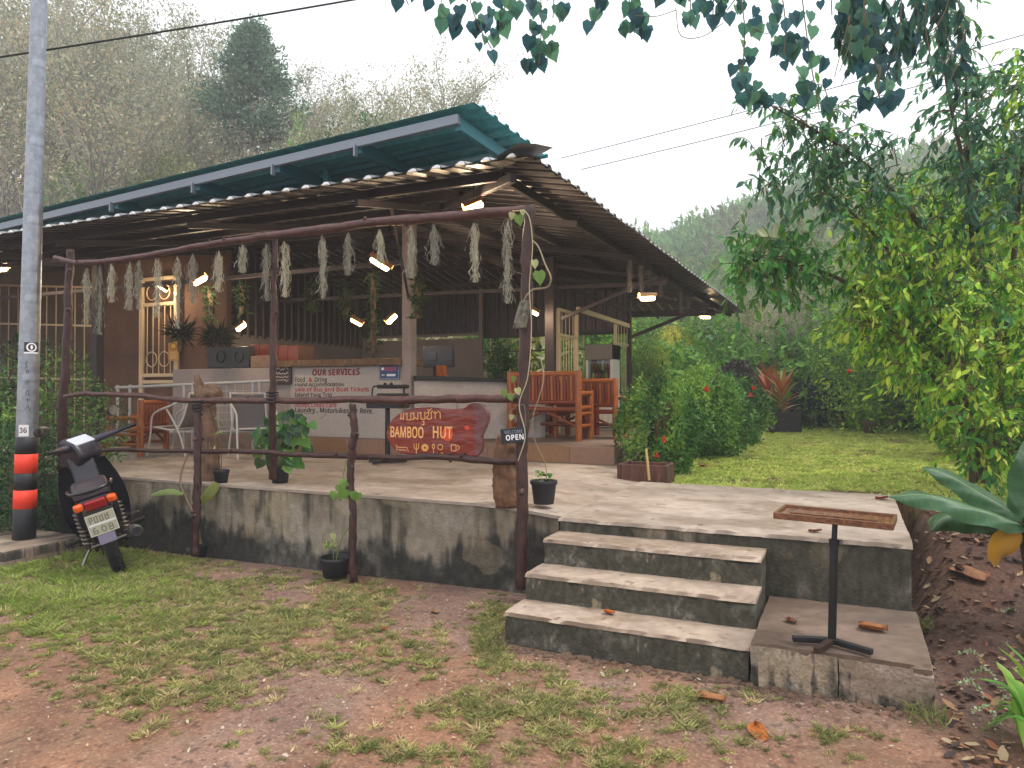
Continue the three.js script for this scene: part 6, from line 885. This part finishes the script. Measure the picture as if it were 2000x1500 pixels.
{
  const veins = tex(512, 256, (u, v) => { const q = 128 + 90 * Math.sin(u * 512 + Math.abs(v - 0.5) * 60) + 40 * (fbm(u * 40, v * 6, 91, 2) - 0.5); return [q, q, q]; }, false);
  const tone = tex(512, 256, (u, v) => { const m = Math.exp(-Math.pow((v - 0.5) / 0.02, 2)), b = fbm(u * 30, v * 5, 92, 3); return mix3(mix3([26, 74, 36], [54, 108, 44], b), [150, 170, 90], m * 0.8); });
  const bm = new THREE.MeshPhysicalMaterial({ map: tone, roughness: 0.28, bumpMap: veins, bumpScale: 0.0015, transmission: 0.25, thickness: 0, side: THREE.DoubleSide });
  const ym = new THREE.MeshPhysicalMaterial({ color: '#c9861c', roughness: 0.6, bumpMap: veins, bumpScale: 0.003, map: T.brown, side: THREE.DoubleSide }), ym2 = std('#d89a24', 0.65, { bumpMap: veins, bumpScale: 0.003 });
  const t = thing('banana_plant', 'young banana plant with broad glossy leaves beside the landing', 'plant'), f = 4.35, a = (x, y, d = 0) => at(x + 22 * sstep(1780, 1960, x), y + 8, f + d), b = hitH(2030, 1300, 0.06);
  part('pseudostem', tubeG(spline([b, a(2000, 1150), a(1985, 1060), a(1975, 1010)], 12), [...Array(13)].map((_, i) => lerp(0.06, 0.026, i / 12)), 10, { wob: 0.05 }), std('#5a4a34', 0.8, { map: T.bark }), t);
  const lf = (pts, w, s, m = bm, o = {}) => part('leaf', bladeLeaf(pts, w, { seed: s, ...o }), m, t);
  lf([a(1980, 1020), a(1935, 1002, -0.06), a(1870, 978, -0.12), a(1800, 958, -0.15), a(1735, 962, -0.12)], 0.1, 1, bm, { fold: 0.6, wave: 2, side: fh.clone().multiplyScalar(-0.55).add(Y) });
  lf([a(1978, 1015), a(1950, 990, 0.14), a(1890, 950, 0.22), a(1845, 920, 0.25), a(1800, 905, 0.22)], 0.095, 2, bm, { wave: 1.8, fold: 0.5, side: fh.clone().multiplyScalar(-0.8).add(V3(0, 0.9, 0)) });
  lf([a(1982, 1020), a(1990, 990, 0.02), a(2000, 930, 0.02), a(2012, 880, 0.0), a(2025, 830, 0.05)], 0.14, 3, bm, { wave: 1.6, side: fh.clone().multiplyScalar(-1) });
  lf([a(1975, 1030), a(1930, 1012, 0.05), a(1875, 1000, 0.08), a(1835, 1005, 0.08), a(1816, 1030, 0.07)], 0.08, 4, bm, { fold: 0.9, wave: 2, side: fh.clone().multiplyScalar(-0.8).add(Y) });
  lf([a(1985, 1010), a(2030, 980, -0.2), a(2090, 980, -0.4)], 0.1, 5); lf([a(1978, 1028), a(1960, 1040, -0.03), a(1935, 1065, -0.05), a(1922, 1100, -0.05)], 0.075, 6, ym2, { fold: 0.5, side: V3(0.8, 0.5, 0.8) });
  const g = thing('grass_clump', 'long green grass blades in the lower corner beside the soil', 'grass'), R = rng(8); for (let i = 0; i < 15; i++) { const p0 = hitH(2010 + R() * 60, 1440 + R() * 60, 0.02), e = at(1905 + R() * 110, 1240 + R() * 200, 3.2 + R() * 0.4); part('blade', bladeLeaf([p0, p0.clone().lerp(e, 0.5).add(V3(0, 0.12, 0)), e], 0.012 + 0.008 * R(), { seed: i, wave: 0.2 }), i % 3 ? leafMat('#5f9a2c', { vc: false }) : leafMat('#8fb546', { vc: false }), g); }
  for (let i = 0; i < 7; i++) { const s = thing('white_sprig', 'thin sprig with small pale leaves on the soil beside the slab', 'plant', V3(), 0, 'pale sprigs on the dark soil'), x = 1820 + 170 * R(), y = 1150 + 260 * R(), p0 = hitH(x + 60, y + 40, 0.08), p1 = at(x, y, toPx(p0)[2] - 0.1), pts = spline([p0, p0.clone().lerp(p1, 0.5).add(V3(0, 0.07, 0)), p1], 12); part('stem', tubeG(pts, 0.0025, 4), M.greenstem, s); const L = new Leaves(); for (let k = 2; k < 12; k++) for (let j = 0; j < 4; j++) L.add(pts[k], rdir(R).add(V3(0, 0.3, 0)), rdir(R).add(V3(0, 1, 0)), 0.02, 0.011, pick(R, pal('#9aa888', '#c9d0b8', '#6f8a4c')), 0); part('leaves', L.build(), LM, s); }
  // small weeds at the landing corner
  for (const [x, y, l] of [[1800, 1225, 'small spiky weed at the corner of the slab'], [1120 - 160, 1245, 'bushy weed at the left end of the lowest step'], [1430 + 380, 1390, 'trailing weed below the slab corner']]) { const p = hitH(x, y + 15, 0.03); p.y = groundH(p.x, -p.z); const L = new Leaves(); for (let i = 0; i < 110; i++) { const d = rdir(R); d.y = Math.abs(d.y) + 0.5; L.add(V3((R() - 0.5) * 0.16, 0.07 * R(), (R() - 0.5) * 0.16), d, rdir(R), 0.05 * (0.5 + R()), 0.008, pick(R, PAL.olive), 0, 0.3); } const m = lone('weed', L.build(), LM, l, 'weed'); m.position.copy(p); }
}
// ---------- fallen leaves ----------
{
  const R = rng(71), mk = (label, p, size, col, curl, turn, tilt = 0) => { const g = new THREE.PlaneGeometry(1, 1, 8, 8), q = g.attributes.position; for (let i = 0; i < q.count; i++) { const x = q.getX(i), y = q.getY(i), w = Math.pow(Math.max(0, 1 - 4 * y * y), 0.6) * (0.6 - 0.25 * y); q.setXYZ(i, x * w * 1.15 + 0.08 * Math.sin(5 * y), curl * 0.45 * (x * x * 1.3 + 0.35 * y * y * Math.sign(y)) + 0.05 * Math.sin(9 * x + 5 * y), y); } g.computeVertexNormals(); const m = lone('fallen_leaf', g, std(col, 0.75, { map: T.brown, bumpMap: T.coarse, bumpScale: 0.01 }), label, 'leaf', 'fallen leaves'); m.position.copy(p); m.position.y += 0.012; m.scale.setScalar(size); m.rotation.set(tilt, turn, 0); };
  const c2 = (h) => lin(h).multiplyScalar(3.2);
  const G = (x, y) => { const p = hitH(x, y, 0.02); p.y = groundH(p.x, -p.z); return p; };
  mk('crumpled orange leaf lying on the lowest step', hitH(1190, 1200, 0.2), 0.085, c2('#e08a1c'), 0.9, 1); mk('orange-brown leaf standing on edge in the bare soil', G(1482, 1432), 0.12, c2('#c98a34'), 0.8, 0.3, 0.5); mk('beige curled leaf on the soil below the slab', G(1390, 1362), 0.15, c2('#b5966a'), 0.8, 1.3); mk('folded beige leaf lying on the slab behind the stand', hitH(1705, 1232, 0.24), 0.16, c2('#b08a5c'), 1.0, 1.1); mk('small brown leaf on the slab against the landing wall', hitH(1545, 1216, 0.24), 0.09, c2('#7d5a2c'), 0.6, 0.4); mk('dry brown leaf at the front edge of the landing', hitH(1592, 1040, PLAT), 0.09, c2('#8a5a34'), 0.6, 1.9);
  const sl = (x, y, h) => { const p = hitH(x, y, h); p.y = groundH(p.x, -p.z); return p; }; mk('round pale leaf on the dark soil under the banana', sl(1848, 1072, 0.3), 0.17, c2('#a8a488'), 0.3, 1.2, 0.3); mk('large pale dead leaf on the dark soil', sl(1895, 1165, 0.2), 0.26, c2('#a08468'), 0.6, 0.5, 0.2); mk('small orange leaf in the thin grass', G(750, 1226), 0.06, c2('#c9702c'), 0.8, 0); mk('pale leaf on the red soil before the wall', G(850, 1192), 0.08, c2('#b0a884'), 0.4, 1); mk('orange leaf lying on the lawn beside the hedge', sl(1375, 912, 0.6), 0.14, c2('#c9702c'), 0.5, 1.2); mk('red-brown leaf at the lawn corner of the landing', hitH(1722, 975, PLAT), 0.12, c2('#a0503a'), 0.6, 2);
  lone('flat_stone', new THREE.DodecahedronGeometry(0.05, 1).scale(1.4, 0.4, 1).translate(...G(995, 1368).toArray()), std('#c09a88', 0.9, { map: T.plaster }), 'flat pinkish stone half buried in the grassy soil', 'stone');
}
// ---------- potted plants by the rail ----------
{
  const pot = (name, label, base, r, h, mat = M.potBlack) => { const t = thing(name, label, 'potted plant', base); part('pot', latheG([[0, 0.003], [r * 0.78, 0.003], [r * 0.97, h - 0.03], [r * 1.06, h - 0.028], [r * 1.06, h], [r * 0.95, h], [r * 0.9, h - 0.04], [0, h - 0.04]], 24), mat, t); part('soil', new THREE.CylinderGeometry(r * 0.89, r * 0.89, 0.02, 20).translate(0, h - 0.045, 0), std('#3a2a20', 0.95, { map: T.soil }), t); return t; };
  const R = rng(91), gm = leafSet(['#2c5a34', '#3f7a3c', '#5f9a44', '#7fae4c', '#44683f'].map(lin), { vc: false, rough: 0.4, spec: 0.6 }), vm = leafSet(['#9db06a', '#c9cf94', '#7da050'].map(lin), { vc: false });
  { const b = hitH(547, 943, TERR), t = pot('potted_philodendron', 'bushy potted plant with heart-shaped leaves in a black pot on the terrace edge', b, 0.095, 0.18); const D = -b.z; for (let i = 0; i < 120; i++) { const x = 550 + (R() + R() - 1) * 78, y = lerp(912, 800, Math.pow(R(), 0.9)), k = 1 - Math.abs(y - 880) / 130, q = hitD(lerp(545, x, 0.35 + 0.65 * k), y, D + (R() - 0.5) * 0.22).sub(b); const dir = q.clone().setY(0).multiplyScalar(3).add(V3((R() - 0.5), -0.8, (R() - 0.5))), nor = fh.clone().multiplyScalar(-1).add(rdir(R).multiplyScalar(0.8)).add(V3(0, 0.7, 0)), l = 0.07 + 0.075 * R() * k; leafMesh(t, heartU, gm[Math.floor(R() * 5)], q, dir, nor, l, l * 0.85); if (i % 4 === 0) part('stem', wireG([V3(0, 0.14, 0), q.clone().multiplyScalar(0.5).setY(q.y * 0.6 + 0.1), q], 0.003, 6, 4), M.greenstem, t); } const far = hitD(596, 858, D).sub(b); leafMesh(t, heartU, gm[3], far, V3(0.6, -0.6, 0.2), fh.clone().multiplyScalar(-1), 0.12, 0.1); part('stem', wireG([V3(0, 0.2, 0), far.clone().multiplyScalar(0.6).add(V3(0, 0.08, 0)), far], 0.004, 8, 4), M.greenstem, t); part('orange_flower', new THREE.SphereGeometry(0.025, 8, 6).translate(...hitD(533, 812, D).sub(b).toArray()), std('#d9a02c', 0.6), t); }
  { const b = hitH(432, 943, TERR), t = pot('small_potted_plant', 'small black pot with a thin climbing stem beside the driftwood', b, 0.075, 0.13); const D = -b.z; part('stem', wireG([V3(0, 0.1, 0), hitD(432, 880, D).sub(b), hitD(424, 830, D).sub(b), hitD(415, 800, D).sub(b)], 0.005, 12), M.twig, t); for (let i = 0; i < 6; i++) leafMesh(t, lanceU, vm[i % 3], hitD(425 + (R() - 0.5) * 14, 800 + 90 * R(), D).sub(b), rdir(R), rdir(R), 0.07, 0.02); }
  { const b = hitH(392, 1085, -0.03), t = pot('leaning_potted_plant', 'black pot on the ground with a leaning bare stem and variegated leaves', b, 0.08, 0.13); const D = -b.z; part('stem', wireG([V3(0, 0.1, 0), hitD(385, 1020, D).sub(b), hitD(365, 975, D).sub(b), hitD(352, 940, D).sub(b), hitD(362, 900, D).sub(b), hitD(372, 880, D).sub(b)], 0.011, 18), std('#9a7a62', 0.85), t); part('leaf', bladeLeaf([hitD(385, 988, D - 0.05), hitD(400, 972, D - 0.1), hitD(418, 952, D - 0.1), hitD(424, 942, D - 0.1)].map((p) => p.sub(b)), 0.05, { seed: 3, side: fh.clone().multiplyScalar(-1) }), leafMat('#aab766', { vc: false }), t); part('leaf', bladeLeaf([hitD(358, 965, D - 0.05), hitD(335, 960, D - 0.1), hitD(312, 962, D - 0.1), hitD(292, 968, D - 0.1)].map((p) => p.sub(b)), 0.035, { seed: 4, side: V3(0, 0.6, 0.8) }), leafMat('#9fb56a', { vc: false }), t); part('stem', wireG([V3(0.02, 0.1, 0), hitD(387, 1030, D - 0.05).sub(b), hitD(386, 990, D - 0.05).sub(b)], 0.004, 8), M.greenstem, t); }
  { const b = hitH(655, 1126, 0.0), t = pot('ground_potted_plant', 'wide black pot on the ground with a small yellowish plant and climbing stems', b, 0.13, 0.17); const D = -b.z; for (let i = 0; i < 14; i++) leafMesh(t, lanceU, vm[i % 3], hitD(645 + (R() - 0.5) * 24, 1075 - 12 * R(), D + (R() - 0.5) * 0.1).sub(b), V3(R() - 0.5, 0.5 * R(), R() - 0.5), V3(0, 1, 0).add(rdir(R).multiplyScalar(0.4)), 0.1, 0.035); part('stem', wireG([V3(-0.02, 0.12, 0), hitD(650, 1060, D).sub(b), hitD(648, 1040, D).sub(b)], 0.004, 8), M.greenstem, t); leafMesh(t, heartU, vm[1], hitD(650, 1042, D - 0.02).sub(b), V3(0.2, -1, 0), fh.clone().multiplyScalar(-1), 0.07, 0.05); part('stem', wireG([V3(0, 0.12, 0), hitD(668, 1050, D).sub(b), hitD(686, 1020, D - 0.05).sub(b), hitD(682, 980, D - 0.05).sub(b), hitD(670, 940, D - 0.05).sub(b), hitD(676, 900, D - 0.05).sub(b)], 0.005, 18), M.greenstem, t); [[652, 968], [662, 955], [668, 945], [690, 968], [676, 965], [672, 950], [700, 970], [665, 970]].forEach(([x, y], i) => leafMesh(t, heartU, i % 2 ? vm[2] : gm[3], hitD(x, y - 8, D - 0.07).sub(b), V3((R() - 0.5), -1, 0), fh.clone().multiplyScalar(-1).add(rdir(R).multiplyScalar(0.4)), 0.085, 0.065)); }
  { const b = hitH(1062, 984, TERR), t = pot('corner_potted_vine', 'black pot with a thin vine climbing the corner post', b, 0.105, 0.19); const D = -b.z; for (let i = 0; i < 14; i++) leafMesh(t, heartU, gm[2 + i % 3], V3((R() - 0.5) * 0.12, 0.2 + 0.05 * R(), (R() - 0.5) * 0.12), rdir(R), V3(0, 1, 0).add(rdir(R).multiplyScalar(0.5)), 0.045, 0.038); part('stem', wireG([V3(0.02, 0.15, 0), hitD(1066, 910, D).sub(b), hitD(1045, 860, D - 0.1).sub(b), hitD(1040, 820, D - 0.2).sub(b), hitD(1062, 740, D - 0.2).sub(b), hitD(1056, 700, D - 0.2).sub(b)], 0.004, 22), std('#a59a7c', 0.8), t); }
  { const t = thing('post_vine', 'thin vine with pale leaves twisting round the corner post', 'vine'), D = DR - 0.22; part('stem', wireG([hitD(1012, 900, D), hitD(1026, 850, D), hitD(1014, 790, D), hitD(1030, 740, D), hitD(1038, 640, D), hitD(1034, 560, D), hitD(1040, 470, D), hitD(1028, 415, D), hitD(1000, 412, D)], 0.004, 40), std('#b0a684', 0.8), t); [[1052, 530, 0.11], [1043, 508, 0.07], [1012, 420, 0.09], [1000, 415, 0.06], [996, 770, 0.06], [1010, 758, 0.06], [1004, 735, 0.05], [1000, 810, 0.05], [985, 762, 0.06], [1020, 410, 0.05]].forEach(([x, y, s], i) => leafMesh(t, heartU, i % 2 ? vm[1] : vm[2], hitD(x, y, D), V3((R() - 0.5) * 0.7, -1, 0), fh.clone().multiplyScalar(-1).add(rdir(R).multiplyScalar(0.4)), s, s * 0.8)); }
  // orchids on hanging logs inside
  [[728, 535, 692, 7.9, 'long hanging log with orchids beside the concrete column'], [816, 545, 622, 8.2, 'dark hanging orchid right of the concrete column'], [675, 560, 615, 8.4, 'dark hanging orchid left of the long log'], [610, 555, 605, 8.6, 'short hanging orchid behind the tall fence post'], [410, 562, 628, 8.0, 'yellowish hanging orchid near the glowing lamp'], [473, 560, 612, 8.4, 'slim hanging orchid above the speaker cabinet']].forEach(([x, y0, y1, D, l]) => { const a = hitD(x, y0, D), b = hitD(x, y1, D), H = a.y - b.y, t = thing('hanging_orchid', l, 'hanging plant', a, 0, 'orchids hanging under the roof'); part('log', tubeG(spline([V3(0, 0, 0), V3(0.01, -H * 0.5, 0), V3(0, -H, 0)], 6), 0.042, 8, { wob: 0.15 }), M.bark, t); part('cord', rodG(V3(0, 0, 0), V3(0, roofH(a.x, D) - a.y, 0), 0.004, 0.004, 4), M.wire, t); const L = new Leaves(); for (let i = 0; i < 190; i++) { const q = V3((R() - 0.5) * 0.1, -H * Math.pow(R(), 1.3) * 0.95, (R() - 0.5) * 0.1), d = rdir(R); d.y -= 0.3; L.add(q, d, rdir(R), 0.11 * (0.5 + R()), 0.03, pick(R, pal('#1f3320', '#33502a', '#4a6632')), 0, 0.3); } part('leaves', L.build(), LM, t).userData.kind = 'stuff'; });
  // house plant silhouettes behind the counter
  { const p = hitD(980, 730, 12.5); p.y = FLOOR; shrub('window_plant', 'dark leafy climber standing before the rear opening', p, 0.3, hitD(980, 682, 12.5).y - FLOOR, 2600, 0.08, 0.04, PAL.dark, { full: 1, cat: 'plant' }); }
  [[352, 650, 9.9, 'dark fern hanging on the brown wall by the notice'], [425, 660, 10.2, 'spiky plant standing behind the speaker cabinet']].forEach(([x, y, D, l]) => { const p = hitD(x, y, D), L = new Leaves(); for (let i = 0; i < 200; i++) { const d = rdir(R); d.y = d.y * 0.6 + 0.1; L.add(V3(0, 0, 0).add(rdir(R).multiplyScalar(0.08)), d, rdir(R), 0.3 * (0.4 + R()), 0.03, pick(R, pal('#18281c', '#263c26')), 0, 0.4); } const t = thing('wall_fern', l, 'fern', p); part('fronds', L.build(), LM, t); part('holder', rodG(V3(0, -0.35, 0), V3(0, 0, 0), 0.05, 0.06), M.bark, t); });
}
renderer.render(scene, camera);
